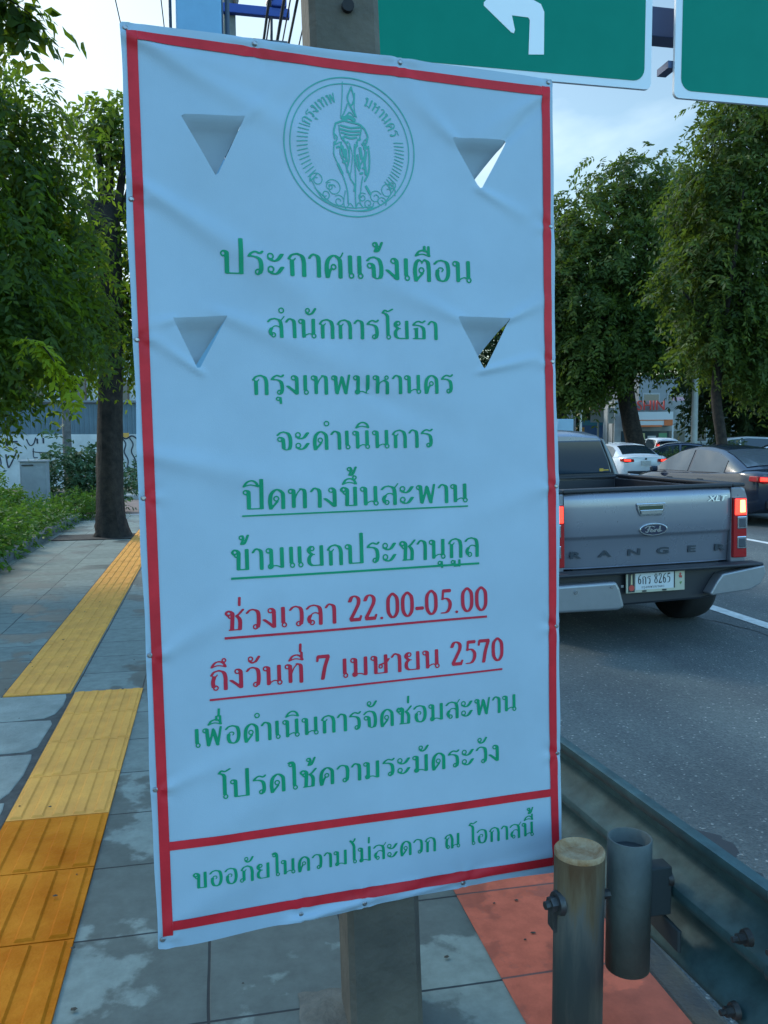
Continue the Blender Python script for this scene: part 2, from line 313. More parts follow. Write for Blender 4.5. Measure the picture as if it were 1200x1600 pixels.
def fill(F, gx, gy, place):
    """the region F < 0 as one flat mesh of grid cells clipped at the zero line; place(x, y) -> point"""
    ny, nx = F.shape; ins = F < 0
    V = []; idx = {}; faces = []
    def gv(i, j):
        k = (0, i, j)
        if k not in idx: idx[k] = len(V); V.append(place(gx[i], gy[j]))
        return idx[k]
    def ev(i, j, i2, j2):
        if (i2, j2) < (i, j): i, j, i2, j2 = i2, j2, i, j
        k = (1, i, j, i2, j2)
        if k not in idx:
            a, b = F[j, i], F[j2, i2]; t = a/(a-b); t = min(max(t, .02), .98)
            idx[k] = len(V); V.append(place(gx[i]+(gx[i2]-gx[i])*t, gy[j]+(gy[j2]-gy[j])*t))
        return idx[k]
    cnt = ins[:-1, :-1].astype(int)+ins[1:, :-1]+ins[:-1, 1:]+ins[1:, 1:]
    for j, i in zip(*np.nonzero(cnt)):
        c = [(i, j), (i+1, j), (i+1, j+1), (i, j+1)]
        if cnt[j, i] == 4: faces.append([gv(*p) for p in c]); continue
        poly = []
        for k in range(4):
            p, q = c[k], c[(k+1) % 4]; a, b = ins[p[1], p[0]], ins[q[1], q[0]]
            if a: poly.append(gv(*p))
            if a != b: poly.append(ev(*p, *q))
        if len(poly) > 2: faces.append(poly)
    return V, faces
def fill_mesh(name, F, gx, gy, place, m, parent, smooth=True):
    V, f = fill(F, gx, gy, place)
    me = bpy.data.meshes.new(name); me.from_pydata(V, [], f); me.polygons.foreach_set('use_smooth', [smooth]*len(f)); me.update()
    return link(name, me, m, parent)

# ---------------------------------------------------------------- the warning banner
def banner():
    a, b, cc = .107, .009, -.032; W, H = 1.2, 2.355
    u = Vector((math.cos(a)*math.cos(b), math.sin(a)*math.cos(b), math.sin(b))); z = Vector((0, 0, 1))
    n = u.cross(z).normalized(); v = n.cross(u); v = (v*math.cos(cc)+n*math.sin(cc)).normalized(); n = u.cross(v).normalized()
    root = empty('warning_banner', label='white vinyl warning banner with red border and green Thai lettering on the concrete pole', cat='banner')
    Mx = Matrix.Identity(4)
    org = Vector((.417, 2.259, 1.516))-v*H/2-u*W/2
    for i in range(3): Mx[i][0], Mx[i][1], Mx[i][2] = u[i], -n[i], v[i]
    SC_ = .84; Mx = Mx @ Matrix.Scale(SC_, 4); Mx.translation = Vector((0, 0, CAM_H))+(org-Vector((0, 0, CAM_H)))*SC_; root.matrix_world = Mx          # local x along the sheet, -y towards the viewer, z up
    TRI = [((.136, 2.144), (.301, 2.155), (.223, 1.996)), ((.879, 2.159), (1.053, 2.168), (.967, 2.020)), ((.100, 1.634), (.238, 1.643), (.159, 1.500)), ((.884, 1.662), (1.050, 1.662), (.966, 1.512))]
    SCREWS = [(.012, 2.338), (.332, 2.342), (.731, 2.345), (1.188, 2.344), (.010, 1.925), (.010, 1.577), (.010, 1.177), (.010, .773), (.010, .421), (.013, .018), (1.191, 1.933), (1.191, 1.54), (1.191, 1.171), (1.191, .749), (1.192, .357), (.87, .012), (.565, .012), (.384, .012)]
    FOLD = [(.04, 2.31, .50, 2.10, .006, .034), (.05, 2.31, .36, 2.25, .004, .026), (.05, 1.95, .46, 1.70, .007, .040), (.30, 2.15, .46, 2.30, .003, .03),
            (1.053, 2.17, 1.16, 2.28, -.005, .018), (.88, 2.16, .70, 2.32, .005, .035), (.967, 2.02, 1.10, 1.96, .005, .018), (.24, 1.64, .62, 1.50, .005, .04),
            (.88, 1.66, .60, 1.78, .004, .035), (1.05, 1.66, 1.17, 1.72, .006, .02), (.966, 1.51, 1.14, 1.55, .006, .014), (.16, 1.50, .05, 1.58, .005, .014),
            (.10, 1.63, .02, 1.60, .004, .02), (.05, 1.28, .56, 1.16, .005, .05), (.03, .77, .34, .92, .004, .04), (.05, .06, .60, .30, .004, .07), (.38, .0, .70, .03, .010, .016),
            (.70, .01, 1.15, .05, .006, .016), (.62, 1.45, .95, 1.30, -.003, .05), (1.17, 1.18, .70, 1.0, .003, .06), (.30, 2.345, .75, 2.352, .004, .012), (1.16, 2.30, .96, 2.17, .004, .025), (.03, .42, .3, .5, .003, .03), (.2, .3, .9, .62, .003, .09)]
    def disp(x, y):
        d = .004*math.sin(2.3*x+1.1*y+.6)+.0035*math.sin(3.1*y-1.7*x)+.002*math.sin(7.1*x+5.3*y)+.0016*math.sin(11.*x-6.*y+1.)
        for x0, y0, x1, y1, am, wd in FOLD:
            dx, dy = x1-x0, y1-y0; L2 = dx*dx+dy*dy; t = ((x-x0)*dx+(y-y0)*dy)/L2; q = abs((x-x0)*dy-(y-y0)*dx)/math.sqrt(L2)
            if q > 3*wd or t < -.3 or t > 1.3: continue
            e = 1 if 0 < t < 1 else math.exp(-((t if t < 0 else t-1)/.12)**2)
            w = wd*(.45+.8*min(max(t, 0), 1)); d += 1.45*am*e*(1-.55*min(max(t, 0), 1))*math.exp(-(q/w)**2)
        for T3 in TRI:                                  # the sheet bulges a little round each vent
            cx = sum(p[0] for p in T3)/3; cy = sum(p[1] for p in T3)/3; r_ = math.hypot(x-cx, y-cy)
            d += .006*math.exp(-(r_/.10)**2)
        for sx_, sy_ in SCREWS:                          # puckers where the screws pull it in
            r_ = math.hypot(x-sx_, y-sy_)
            if r_ < .12: th = math.atan2(y-sy_, x-sx_); d += -.004*math.exp(-(r_/.012)**2)+.0022*math.cos(5*th+7*sx_)*math.exp(-((r_-.03)/.03)**2)
        return d
    def at(x, y, off=0.): return (x, -disp(x, y)-off, y)
    vinyl = mat('banner_vinyl', (.33, .445, .545),   .45, vary=.09, vscale=2.6, bump=.10, bscale=500, spec=.3)
    tb = vinyl.node_tree
    red = mat('red_print', (.60, .022, .035), .5, vary=.22, vscale=9, spec=.2); green = mat('green_print', (.005, .27, .13), .5, vary=.15, vscale=14, spec=.15); pale = mat('pale_green_print', (.07, .335, .29), .5, spec=.2)
    darkred = mat('crimson_print', (.50, .022, .05), .5, spec=.2, vary=.15, vscale=14)
    # the sheet with four cut vents
    res = .008; gx = np.arange(-.02, W+.03, res); gy = np.arange(-.03, H+.04, res); X, Y = np.meshgrid(gx, gy)
    wv = .0035*np.sin(9*Y+.7)+.002*np.sin(23*Y); wh = .006*np.sin(5*X+1)+.003*np.sin(17*X)+.004*np.exp(-((X-.55)/.08)**2)
    F = np.maximum(np.maximum(-(X+.001)+wv*.5, X-W+wv*.4), np.maximum(-(Y+.004)-wh*.8, Y-H+wh*.3))
    def tri_sdf(T3):
        d = np.full(X.shape, -9.); s = 1 if (T3[1][0]-T3[0][0])*(T3[2][1]-T3[0][1])-(T3[1][1]-T3[0][1])*(T3[2][0]-T3[0][0]) > 0 else -1
        for k in range(3):
            (ax, ay), (bx, by) = T3[k], T3[(k+1) % 3]; L_ = math.hypot(bx-ax, by-ay)
            d = np.maximum(d, -s*((bx-ax)*(Y-ay)-(by-ay)*(X-ax))/L_)
        return d
    for T3 in TRI: F = np.maximum(F, -tri_sdf(T3))
    sheet = fill_mesh('vinyl_sheet', F, gx, gy, at, vinyl, root)
    # flaps hang back from the top edge of each vent
    for T3, ang, tw in zip(TRI, (32, 34, 25, 27), (-.02, .045, .03, .055)):
        (ax, ay), (bx, by), (cx, cy) = T3; m_ = MB(); N = 10; mx_, my_ = (ax+bx)/2, (ay+by)/2
        def fp(s_, t_):
            x = (ax+(bx-ax)*s_)*(1-t_)+cx*t_; y = (ay+(by-ay)*s_)*(1-t_)+cy*t_
            h = math.hypot(x-(ax+(bx-ax)*s_), y-(ay+(by-ay)*s_)); L_ = math.hypot(cx-mx_, cy-my_)
            th = R(ang)*min(1, t_/.22); dep = L_*t_*math.sin(th)+.012*math.sin(math.pi*min(1, t_*1.1))
            yy = (my_+(by-ay)*(s_-.5)*(1-t_)) - (my_-cy)*t_*math.cos(th)
            x0 = ax+(bx-ax)*s_
            return (x-tw*t_*.10*(1+s_), -disp(x0, ay+(by-ay)*s_)*(1-t_)+dep+tw*t_*s_*.2, yy)
        m_.grid(fp, np.linspace(0, 1, 9), np.linspace(0, .985, N)); m_.build('vent_flap', vinyl, root, smooth=True)
    # red border and the bar above the bottom panel
    m_ = MB()
    def strip(x0, y0, x1, y1, w0, w1=None):
        w1 = w1 or w0; L_ = math.hypot(x1-x0, y1-y0); k = max(2, int(L_/.008)); nx_, ny_ = -(y1-y0)/L_, (x1-x0)/L_
        m_.grid(lambda t, s: at(x0+(x1-x0)*t+nx_*s*(w0+(w1-w0)*t)/2, y0+(y1-y0)*t+ny_*s*(w0+(w1-w0)*t)/2, .0022), np.linspace(0, 1, k), (-1, -.5, 0, .5, 1))
    strip(.0265, .0265, .0265, 2.333, .026); strip(1.176, .0145, 1.176, 2.330, .025)
    strip(.0398, 2.3205, 1.1633, 2.3155, .025); strip(.0398, .0525, 1.1633, .0285, .027); strip(.0398, .2660, 1.1633, .2395, .0235)
    m_.build('red_border', red, root, smooth=True)
    # lettering
    LN = [('ประกาศแจ้งเตือน', .2255, 1.7519, .9333, 1.7588, .0615, 0), ('สำนักการโยธา', .3416, 1.5904, .824, 1.5956, .0518, 0), ('กรุงเทพมหานคร', .2958, 1.4398, .8674, 1.4454, .0521, 0),
          ('จะดำเนินการ', .3572, 1.2916, .8034, 1.2937, .0508, 0), ('ปิดทางขึ้นสะพาน', .2616, 1.137, .9063, 1.1343, .0538, 0), ('ข้ามแยกประชานุกูล', .2239, .9774, .9392, .9751, .0568, 0),
          ('ช่วงเวลา 22.00-05.00', .2014, .8187, .9604, .8142, .0554, 1), ('ถึงวันที่ 7 เมษายน 2570', .1573, .6635, 1.0091, .6619, .054, 1), ('เพื่อดำเนินการจัดซ่อมสะพาน', .1104, .5178, 1.0524, .5074, .0498, 0),
          ('โปรดใช้ความระมัดระวัง', .1682, .3716, .9931, .3635, .0502, 0), ('ขออภัยในความไม่สะดวก ณ โอกาสนี้', .0943, .1408, 1.1034, .1181, .0434, 0)]
    for txt, x0, y0, x1, y1, xh, isred in LN:
        Fg, ggx, ggy, adv = raster(txt, 30, .05); sx = (x1-x0)/(adv-.12)
        fill_mesh('lettering', Fg, ggx, ggy, lambda p, q: at(x0+p*sx, y0+(y1-y0)*p/adv+q*xh, .0014), darkred if isred else green, root)
    m_u = {0: MB(), 1: MB()}
    for x0, y0, x1, y1, w, c in [(.2576, 1.1207, .906, 1.1225, .0042, 0), (.2232, .957, .9388, .9546, .006, 0), (.2007, .7999, .9601, .7972, .0065, 1), (.1564, .6395, 1.0065, .6373, .0055, 1)]:
        m_ = MB(); strip(x0, y0, x1, y1, w); m_.build('underline', darkred if c else green, root, smooth=True)
    # the round city seal
    SE = []
    def line(*p, w=.010): SE.append((spline(p, 6) if len(p) > 2 else list(p), w))
    for r_, w in ((.985, .014), (.90, .012)): line(*[(r_*math.cos(t), r_*math.sin(t)) for t in np.linspace(0, 2*math.pi, 49)], w=w)
    for k in range(14):
        t = R(159+k*4.6); line((.65*math.cos(t), .65*math.sin(t)), (.80*math.cos(t+.03), .80*math.sin(t+.03)), w=.011)
        t = R(11-k*4.0); line((.68*math.cos(t), .68*math.sin(t)), (.82*math.cos(t-.02), .82*math.sin(t-.02)), w=.011)
    def curl(cx, cy, r, a0, turns, w=.010, sg=1):
        line(*[(cx+r*(1-.75*q)*math.cos(a0+sg*q*turns*6.283), cy+r*(1-.75*q)*math.sin(a0+sg*q*turns*6.283)) for q in np.linspace(0, 1, 14)], w=w)
    for cx, cy, r, a0, sg in [(-.52, -.50, .11, 3.5, -1), (-.28, -.60, .13, 2.6, -1), (-.40, -.70, .08, 3.2, 1), (-.20, -.78, .09, 2.2, -1), (-.33, -.58, .06, 1.5, 1), (.55, -.58, .13, -.4, 1), (.36, -.68, .10, .5, 1), (.25, -.78, .08, .2, -1), (.45, -.74, .08, -.6, 1), (.16, -.70, .07, .9, 1), (.62, -.48, .06, .3, -1)]: curl(cx, cy, r, a0, 1.35, sg=sg)
    line((-.62, -.48), (-.45, -.75), (-.2, -.88), (.0, -.90), (.25, -.88), (.5, -.74), (.68, -.50)); line((-.55, -.62), (-.3, -.82), (0, -.86), (.3, -.82)); 
    # rider and tall pointed crown
    line((-.10, .92), (-.11, .70), (-.13, .50), (-.14, .40)); line((.03, .86), (.07, .70), (.02, .60), (-.03, .70), (.03, .86), w=.018); line((.0, .60), (.05, .52), (.09, .45), w=.02); line((.08, .78), (.07, .55), (.10, .44))
    line((-.03, .62), (-.08, .50), (-.12, .42), w=.014); line((-.05, .45), (.0, .50), (.06, .45), w=.014)
    # elephant seen from the front
    line((-.10, .40), (-.02, .43), (.06, .40), w=.045); line((-.22, .32), (-.10, .37), (.0, .36), (.14, .34), (.22, .28), w=.022)
    line((-.22, .32), (-.25, .20), (-.24, .10), w=.020); line((.22, .28), (.26, .18), (.24, .08), w=.020)
    for yy, hw in ((.30, .14), (.25, .16), (.20, .13), (.15, .09)): line((-hw, yy), (0, yy-.02), (hw, yy), w=.022)
    line((-.17, .30), (-.15, .15), (-.08, .05), w=.012); line((.17, .30), (.14, .15), (.08, .08), w=.012)
    line((-.25, .18), (-.20, .12), (-.24, .02), (-.16, .06), w=.014); line((.26, .16), (.20, .10), (.25, .02), (.17, .06), w=.014)
    line((-.25, .06), (-.26, -.12), (-.20, -.26), (-.12, -.44), (-.07, -.62), (-.06, -.80), w=.014); line((.27, .04), (.28, -.16), (.26, -.34), (.20, -.46), w=.020)
    line((-.14, .06), (-.16, -.10), (-.08, -.26), (-.06, -.36), w=.018); line((-.10, .10), (-.04, -.02), (-.03, -.16), (-.06, -.28), w=.016); line((-.13, .0), (-.10, -.14), w=.034); line((-.08, -.04), (-.07, -.20), w=.026); line((-.02, .02), (-.03, -.2), w=.014)
    line((.10, .08), (.06, -.06), (.08, -.22), (.12, -.32), w=.018); line((.18, .08), (.22, -.06), (.16, -.20), (.10, -.28), w=.018); line((.14, .0), (.16, -.14), w=.034); line((.10, -.10), (.13, -.28), w=.026); line((.20, -.16), (.22, -.36), w=.030); line((.24, -.04), (.21, -.2), w=.018)
    line((-.02, .06), (.02, -.10), (.0, -.30), (-.02, -.42), (.04, -.52), w=.010); line((.06, .05), (.05, -.12), (.06, -.34), (.06, -.50), (.05, -.70), (.06, -.86), w=.014)
    line((-.05, -.34), (-.02, -.44), (.04, -.54), (.03, -.62), w=.014); line((.17, -.40), (.14, -.56), (.12, -.76), (.16, -.84), w=.012); line((.22, -.54), (.28, -.64), w=.030); line((-.20, -.26), (-.14, -.38), w=.030)
    line((-.08, -.86), (-.03, -.80), (.02, -.86), w=.010); line((.06, -.84), (.10, -.78), (.17, -.85), w=.010); line((-.10, -.62), (-.13, -.80), (-.09, -.90), w=.009)
    for kx, ky in ((-.12, .12), (.13, .12), (-.06, .06), (.08, .03), (-.2, -.02), (.22, .0), (-.11, -.22), (.15, -.36), (.19, -.28)): line((kx-.012, ky), (kx+.014, ky+.01), w=.026)
    R_ = .186; ex, ey = .5845, 2.1035
    g = np.arange(-1.03, 1.031, .0066); X, Y = np.meshgrid(g, g); F = np.full(X.shape, 1.)
    for P, w in SE:
        xs = [p[0] for p in P]; ys = [p[1] for p in P]
        i0, i1 = np.searchsorted(g, [min(xs)-.06, max(xs)+.06]); j0, j1 = np.searchsorted(g, [min(ys)-.06, max(ys)+.06])
        F[j0:j1, i0:i1] = np.minimum(F[j0:j1, i0:i1], stroke_sdf(X[j0:j1, i0:i1], Y[j0:j1, i0:i1], P, w*.63, w*.63))
    em = fill_mesh('emblem', F, g, g, lambda p, q: at(ex+p*R_, ey+q*R_, .0014), pale, root)
    for txt, a0, a1 in (('กรุงเทพ', 158, 106), ('มหานคร', 71, 17)):     # the city's name along the rim
        Fg, ggx, ggy, adv = raster(txt, 22, .08)
        def arc(p, q):
            t = R(a0+(a1-a0)*p/adv); rr = R_*(.655+.135*q); return at(ex+rr*math.cos(t), ey+rr*math.sin(t), .0014)
        fill_mesh('emblem_lettering', Fg, ggx, ggy, arc, pale, em)
    # screws along the edge, steel frame behind
    steel = mat('zinc_screw', (.30, .31, .32), .35, .9)
    for x, y in SCREWS:
        d = disp(x, y); m_ = MB(); m_.tube([(x, -d+.002, y), (x, -d-.003, y), (x, -d-.0055, y)], [.0075, .007, .004], 10); m_.build('screw', steel, root)
    fr = MB()
    for x in (.018, W-.018): fr.box((x, .028, H/2), (.025, .025, H-.012))
    for zz in (.018, .80, 1.82, H-.018): fr.box((W/2, .028, zz), (W-.061, .025, .025))
    fr.build('frame', mat('frame_steel', (.22, .23, .24), .5, .6), root, bevel=.002)
banner()

# ---------------------------------------------------------------- poles, post, guard rail
def pole():
    t = empty('concrete_pole', (.375, 1.99, .2), label='square concrete utility pole carrying the warning banner', cat='pole')
    m_ = MB(); secs = []
    for z, dx, dy, w in ((-.02, .018, -.030, .180), (.8, -.001, -.008, .174), (2.4, -.050, .058, .163), (6, -.14, .2, .14), (9, -.2, .3, .12)):
        h = w/2; c = .014
        secs.append([(dx+x, dy+y, z) for x, y in ((-h+c, -h), (h-c, -h), (h, -h+c), (h, h-c), (h-c, h), (-h+c, h), (-h, h-c), (-h, -h+c))])
    m_.loft(secs); m_.build('shaft', mat('pole_concrete', (.118, .104, .082), .9, col2=(.078, .070, .056), vscale=5, bump=.5, bscale=45), t)
    m_ = MB(); m_.tube([(-.045, -.035, 2.44), (-.045, .0, 2.44)], .014, 12); m_.build('bolt_hole', mat('hole_dark', (.012, .012, .014), .8), t)
    m_ = MB(); m_.grid(lambda u, v: (-.185+.12*u+.004*math.sin(9*v), -.13+.22*v+.004*math.sin(11*u), .0040+.0025*math.sin(3.1*u)*math.sin(3.1*v)), np.linspace(0, 1, 8), np.linspace(0, 1, 10)); m_.build('cement_patch', mat('cement', (.15, .14, .115), .9, vary=.4, vscale=12, bump=.5), t, smooth=True)
pole()
galv = mat('galvanised', (.040, .098, .106), .55, .2, col2=(.022, .058, .064), vscale=14, bump=.15, bscale=40)
galv2 = mat('galvanised_worn', (.060, .128, .135), .55, .2, col2=(.030, .070, .076), vscale=11, bump=.2, bscale=60)
rust = mat('rusty_top', (.40, .29, .17), .9, col2=(.24, .12, .045), vscale=22, bump=.5, bscale=90)
steelbolt = mat('bolt_steel', (.10, .105, .105), .5, .7, vary=.4, vscale=40)
def post_mat():
    m = bpy.data.materials.new('rust_streaked_post'); m.use_nodes = True; t = m.node_tree; b = t.nodes['Principled BSDF']; N = newn(t); Lk = t.links.new
    c = N('ShaderNodeTexCoord'); sp = N('ShaderNodeSeparateXYZ'); Lk(c.outputs['Object'], sp.inputs[0]); mr = N('ShaderNodeMapRange'); mr.inputs[1].default_value = .40; mr.inputs[2].default_value = .72; mr.inputs[3].default_value = -.30; mr.inputs[4].default_value = .34; Lk(sp.outputs[2], mr.inputs[0])
    mp = N('ShaderNodeMapping'); mp.inputs['Scale'].default_value = (22, 22, 2.6); Lk(c.outputs['Object'], mp.inputs[0]); n = N('ShaderNodeTexNoise'); n.inputs['Scale'].default_value = 1; n.inputs['Detail'].default_value = 7; n.inputs['Roughness'].default_value = .65; Lk(mp.outputs[0], n.inputs['Vector'])
    a = N('ShaderNodeMath', operation='ADD'); Lk(n.outputs['Fac'], a.inputs[0]); Lk(mr.outputs[0], a.inputs[1]); r = N('ShaderNodeValToRGB'); e = r.color_ramp.elements
    e[0].position = .22; e[0].color = (.060, .078, .078, 1); e[1].position = .46; e[1].color = (.125, .130, .115, 1); k = e.new(.60); k.color = (.150, .115, .068, 1); k = e.new(.82); k.color = (.095, .052, .024, 1); Lk(a.outputs[0], r.inputs[0]); Lk(r.outputs[0], b.inputs['Base Color'])
    b.inputs['Roughness'].default_value = .72; b.inputs['Specular IOR Level'].default_value = .3; u = N('ShaderNodeBump'); u.inputs['Strength'].default_value = .35; u.inputs['Distance'].default_value = .004; Lk(n.outputs['Fac'], u.inputs['Height']); Lk(u.outputs[0], b.inputs['Normal'])
    return m
POSTM = post_mat()
def rail_x(y): return 1.065-.075*(y-1.72) if y < 2.6 else .999-.01*(y-2.6)
PROF = [(.026, .172), (.002, .168), (.002, .158), (.010, .138), (.060, .108), (.083, .090), (.083, .062), (.040, .030), (.004, .012), (0, 0), (.004, -.012), (.040, -.030), (.083, -.062), (.083, -.090), (.060, -.108), (.010, -.138), (.004, -.156), (0, -.165)]
def bolt(m_, p, d, r=.017):
    p = Vector(p); d = Vector(d).normalized(); m_.tube([p, p+d*.012], [r*1.35, r*1.2], 12); m_.tube([p+d*.012, p+d*.028], r*.8, 6); m_.tube([p+d*.028, p+d*.04], r*.45, 8)
def guard_rail():
    t = empty('guard_rail', (1.06, 1.75, .0), label='galvanised corrugated crash barrier running between footpath and road', cat='crash barrier')
    ys = list(np.linspace(1.30, 3, 12))+list(np.linspace(3.3, 14, 12))
    m_ = MB(); m_.smooth = True
    m_.loft([[(rail_x(y)-1.06+o, y-1.75, .566+zz) for o, zz in PROF] for y in ys], closed=False); m_.build('rail_beam', galv, t, solid=.003)
    m_ = MB(); m_.smooth = True
    m_.loft([[(rail_x(y)-1.06+o-.007, y-1.75, .566+zz*1.015) for o, zz in PROF] for y in np.linspace(-2, 1.42, 14)], closed=False); m_.build('rail_beam', galv2, t, solid=.003)
    for y, zz in ((1.74, .600), (1.47, .612), (1.50, .43), (1.36, .50), (1.37, .645)):
        m_ = MB(); bolt(m_, (rail_x(y)-1.06-.004 if zz > .55 or zz < .5 else rail_x(y)-1.06+.02, y-1.75, zz), (-1, 0, 0), .014); m_.build('bolt', steelbolt, t)
    m_ = MB(); m_.tube([(-.104, 0, .385), (-.104, 0, .708)], .050, 28, cap=False); m_.build('spacer_pipe', mat('pipe_grey', (.095, .115, .105), .65, .1, col2=(.060, .075, .070), vscale=8, bump=.2), t, solid=.004)
    m_ = MB(); m_.tube([(-.104, 0, .672), (-.104, 0, .674)], .048, 24); m_.build('spacer_web', mat('pipe_dark', (.03, .04, .045), .7), t)
    m_ = MB(); m_.box((-.032, .0, .575), (.058, .045, .12)); m_.box((-.008, .03, .475), (.010, .20, .055)); m_.build('rail_bracket', mat('bracket_dark', (.030, .045, .050), .7), t, bevel=.004)
    def post(dy):
        p = empty('post', (-.232, dy, 0)); p.parent = t
        m_ = MB(); m_.tube([(0, 0, .18), (0, 0, .675), (0, 0, .690)], [.0565, .0565, .054], 32, cap=False)
        m_.build('pipe', POSTM, p, solid=.005)
        m_ = MB(); m_.smooth = True; secs = [[(r*math.cos(k*math.pi/16), r*math.sin(k*math.pi/16), z) for k in range(32)] for r, z in ((.0588, .681), (.0590, .691), (.056, .6945), (.051, .690), (.034, .677), (.012, .674))]
        m_.loft(secs); m_.build('cap', rust, p)
        return p
    post(0.)
    for dy in (4., 8., 12.): post(dy)
    m_ = MB(); bolt(m_, (-.285, -.012, .575), (-1, -.15, 0), .022); m_.tube([(-.285, 0, .575), (-.06, 0, .575)], .012, 8); m_.box((-.292, .01, .525), (.010, .04, .05)); m_.build('through_bolt', steelbolt, t)
guard_rail()
def column():
    t = empty('steel_column', (-.02, 12, .1), label='light blue steel column behind the top edge of the banner', cat='column')
    m_ = MB(); m_.box((0, 0, 5.2), (.60, .60, 10.4)); m_.build('shaft', mat('blue_paint', (.16, .36, .55), .5, vary=.12, vscale=2), t, bevel=.03)
    m_ = MB(); m_.box((0, 0, .03), (.9, .9, .06)); m_.build('base_plate', mat('blue_paint', (.2, .4, .6)), t, bevel=.01)
    m_ = MB(); m_.tube([(-.37, -.1, 0.05), (-.37, -.1, 10.2)], .022, 8); m_.build('conduit', mat('dark_conduit', (.03, .05, .09), .5), t)
    m_ = MB(); m_.tube([(.36, -.2, .05), (.38, -.2, 10.2)], .03, 8); m_.tube([(.33, -.27, .05), (.30, -.27, 10.2)], .012, 6); m_.build('conduit', mat('dark_conduit', (.03, .05, .09), .5), t)
column()
WIRES = [(-1.30, 8.6, .010), (-.62, 8.9, .010), (1.02, 8.2, .022), (1.14, 8.65, .014), (1.24, 8.2, .026), (1.36, 8.35, .012), (1.50, 8.5, .022), (1.72, 8.65, .012), (2.28, 8.9, .011)]
def power_pole():
    t = empty('power_pole', (.46, 14.2, .1), label='slim grey power pole with blue crossarms and overhead wires behind the banner', cat='power pole')
    m_ = MB(); m_.loft([[(x*w, y*w, z) for x, y in ((-1, -1), (1, -1), (1, 1), (-1, 1))] for z, w in ((0, .12), (11.5, .085))]); m_.build('shaft', mat('pole_grey', (.21, .22, .20), .85, vary=.3, vscale=5), t, bevel=.015)
    blue = mat('crossarm_blue', (.018, .06, .30), .5)
    m_ = MB(); m_.box((.28, -.14, 8.42), (1.34, .10, .14)); m_.build('crossarm', blue, t, bevel=.01)
    m_ = MB(); m_.box((.78, -.14, 8.72), (.24, .2, .46)); m_.build('switch_box', blue, t, bevel=.02)
    m_ = MB(); m_.box((.34, -.12, 7.98), (1.14, .05, .05)); m_.tube([(.90, -.12, 7.98), (.91, -.12, 7.70)], .018, 8); m_.tube([(.90, -.12, 7.70), (.90, -.12, 7.60), (.90, -.12, 7.52)], [.03, .07, .05], 10); m_.box((-.22, -.12, 7.75), (.2, .05, .04)); m_.build('bracket', mat('bracket_grey', (.10, .13, .17), .5), t)
    m_ = MB(); m_.tube([(.62, -.16, 5.5), (.66, -.16, 8.4), (.66, -.16, 11)], .022, 6); m_.tube([(-.22, -.15, 5.5), (-.22, -.15, 11)], .022, 6); m_.build('drop_cable', mat('cable_black', (.02, .025, .04), .6), t)
    for x in (-.2, .1, .62):
        m_ = MB(); m_.tube([(x, -.14, 8.49), (x, -.14, 8.56), (x, -.14, 8.60), (x, -.14, 8.66), (x, -.14, 8.70)], [.03, .05, .03, .045, .02], 10); m_.build('insulator', mat('porcelain', (.12, .08, .06), .3), t)
power_pole()
LB = ['far left thin wire over the footpath trees', 'thin wire just left of the blue column', 'thick dark cable right beside the blue crossarm', 'thin cable second right of the crossarm', 'thickest black cable right of the crossarm', 'thin wire between two thick black cables', 'thick black cable between crossarm and concrete pole', 'thin slanting wire near the concrete pole', 'thin wire nearest the concrete pole']
for (x, z, r), lb in zip(WIRES, LB):
    m_ = MB(); m_.tube([(x+.02*math.sin(y), y, z+.0012*(y-6)**2-.05) for y in (-4, 0, 4, 8, 12, 16)]+[(x, 60, z+.5)], r, 6)
    tag(m_.build('overhead_wire', mat('cable_black', (.02, .025, .04), .6)), lb, 'wire', 'overhead wires along the road')

# ---------------------------------------------------------------- overhead direction signs
sgreen = mat('sign_green', (.0, .205, .145), .55, vary=.06, vscale=3, spec=.1); swhite = mat('sign_white', (.62, .68, .74), .4); sback = mat('sign_frame', (.25, .27, .29), .5, .5)
def rrect(x0, z0, x1, z1, r, n=5):
    out = []
    for cx, cz, a0 in ((x1-r, z0+r, -90), (x1-r, z1-r, 0), (x0+r, z1-r, 90), (x0+r, z0+r, 180)): out += [(cx+r*math.cos(R(a0+90*k/n)), cz+r*math.sin(R(a0+90*k/n))) for k in range(n+1)]
    return out
def road_sign(x0, x1, z0, z1, label, arrow):
    t = empty('direction_sign', ((x0+x1)/2, 8., z0), label=label, cat='road sign', group='overhead direction signs'); w = (x1-x0)/2; h = z1-z0
    m_ = MB(); m_.prism(rrect(-w, 0, w, h, .06), 0, .035); m_.build('border', swhite, t)
    m_ = MB(); m_.prism(rrect(-w+.075, .075, w-.075, h-.075, .12), -.004, .03); m_.build('panel', sgreen, t)
    m_ = MB()
    for k in (-.6, 0, .6): m_.box((k*w, .075, h/2), (.08, .08, h-.1))
    m_.build('stiffener', sback, t)
    if arrow:
        P = arrow; m_ = MB(); m_.prism(P, -.008, 0); m_.build('arrow', mat('arrow_white', (.74, .78, .82), .4), t)
    return t
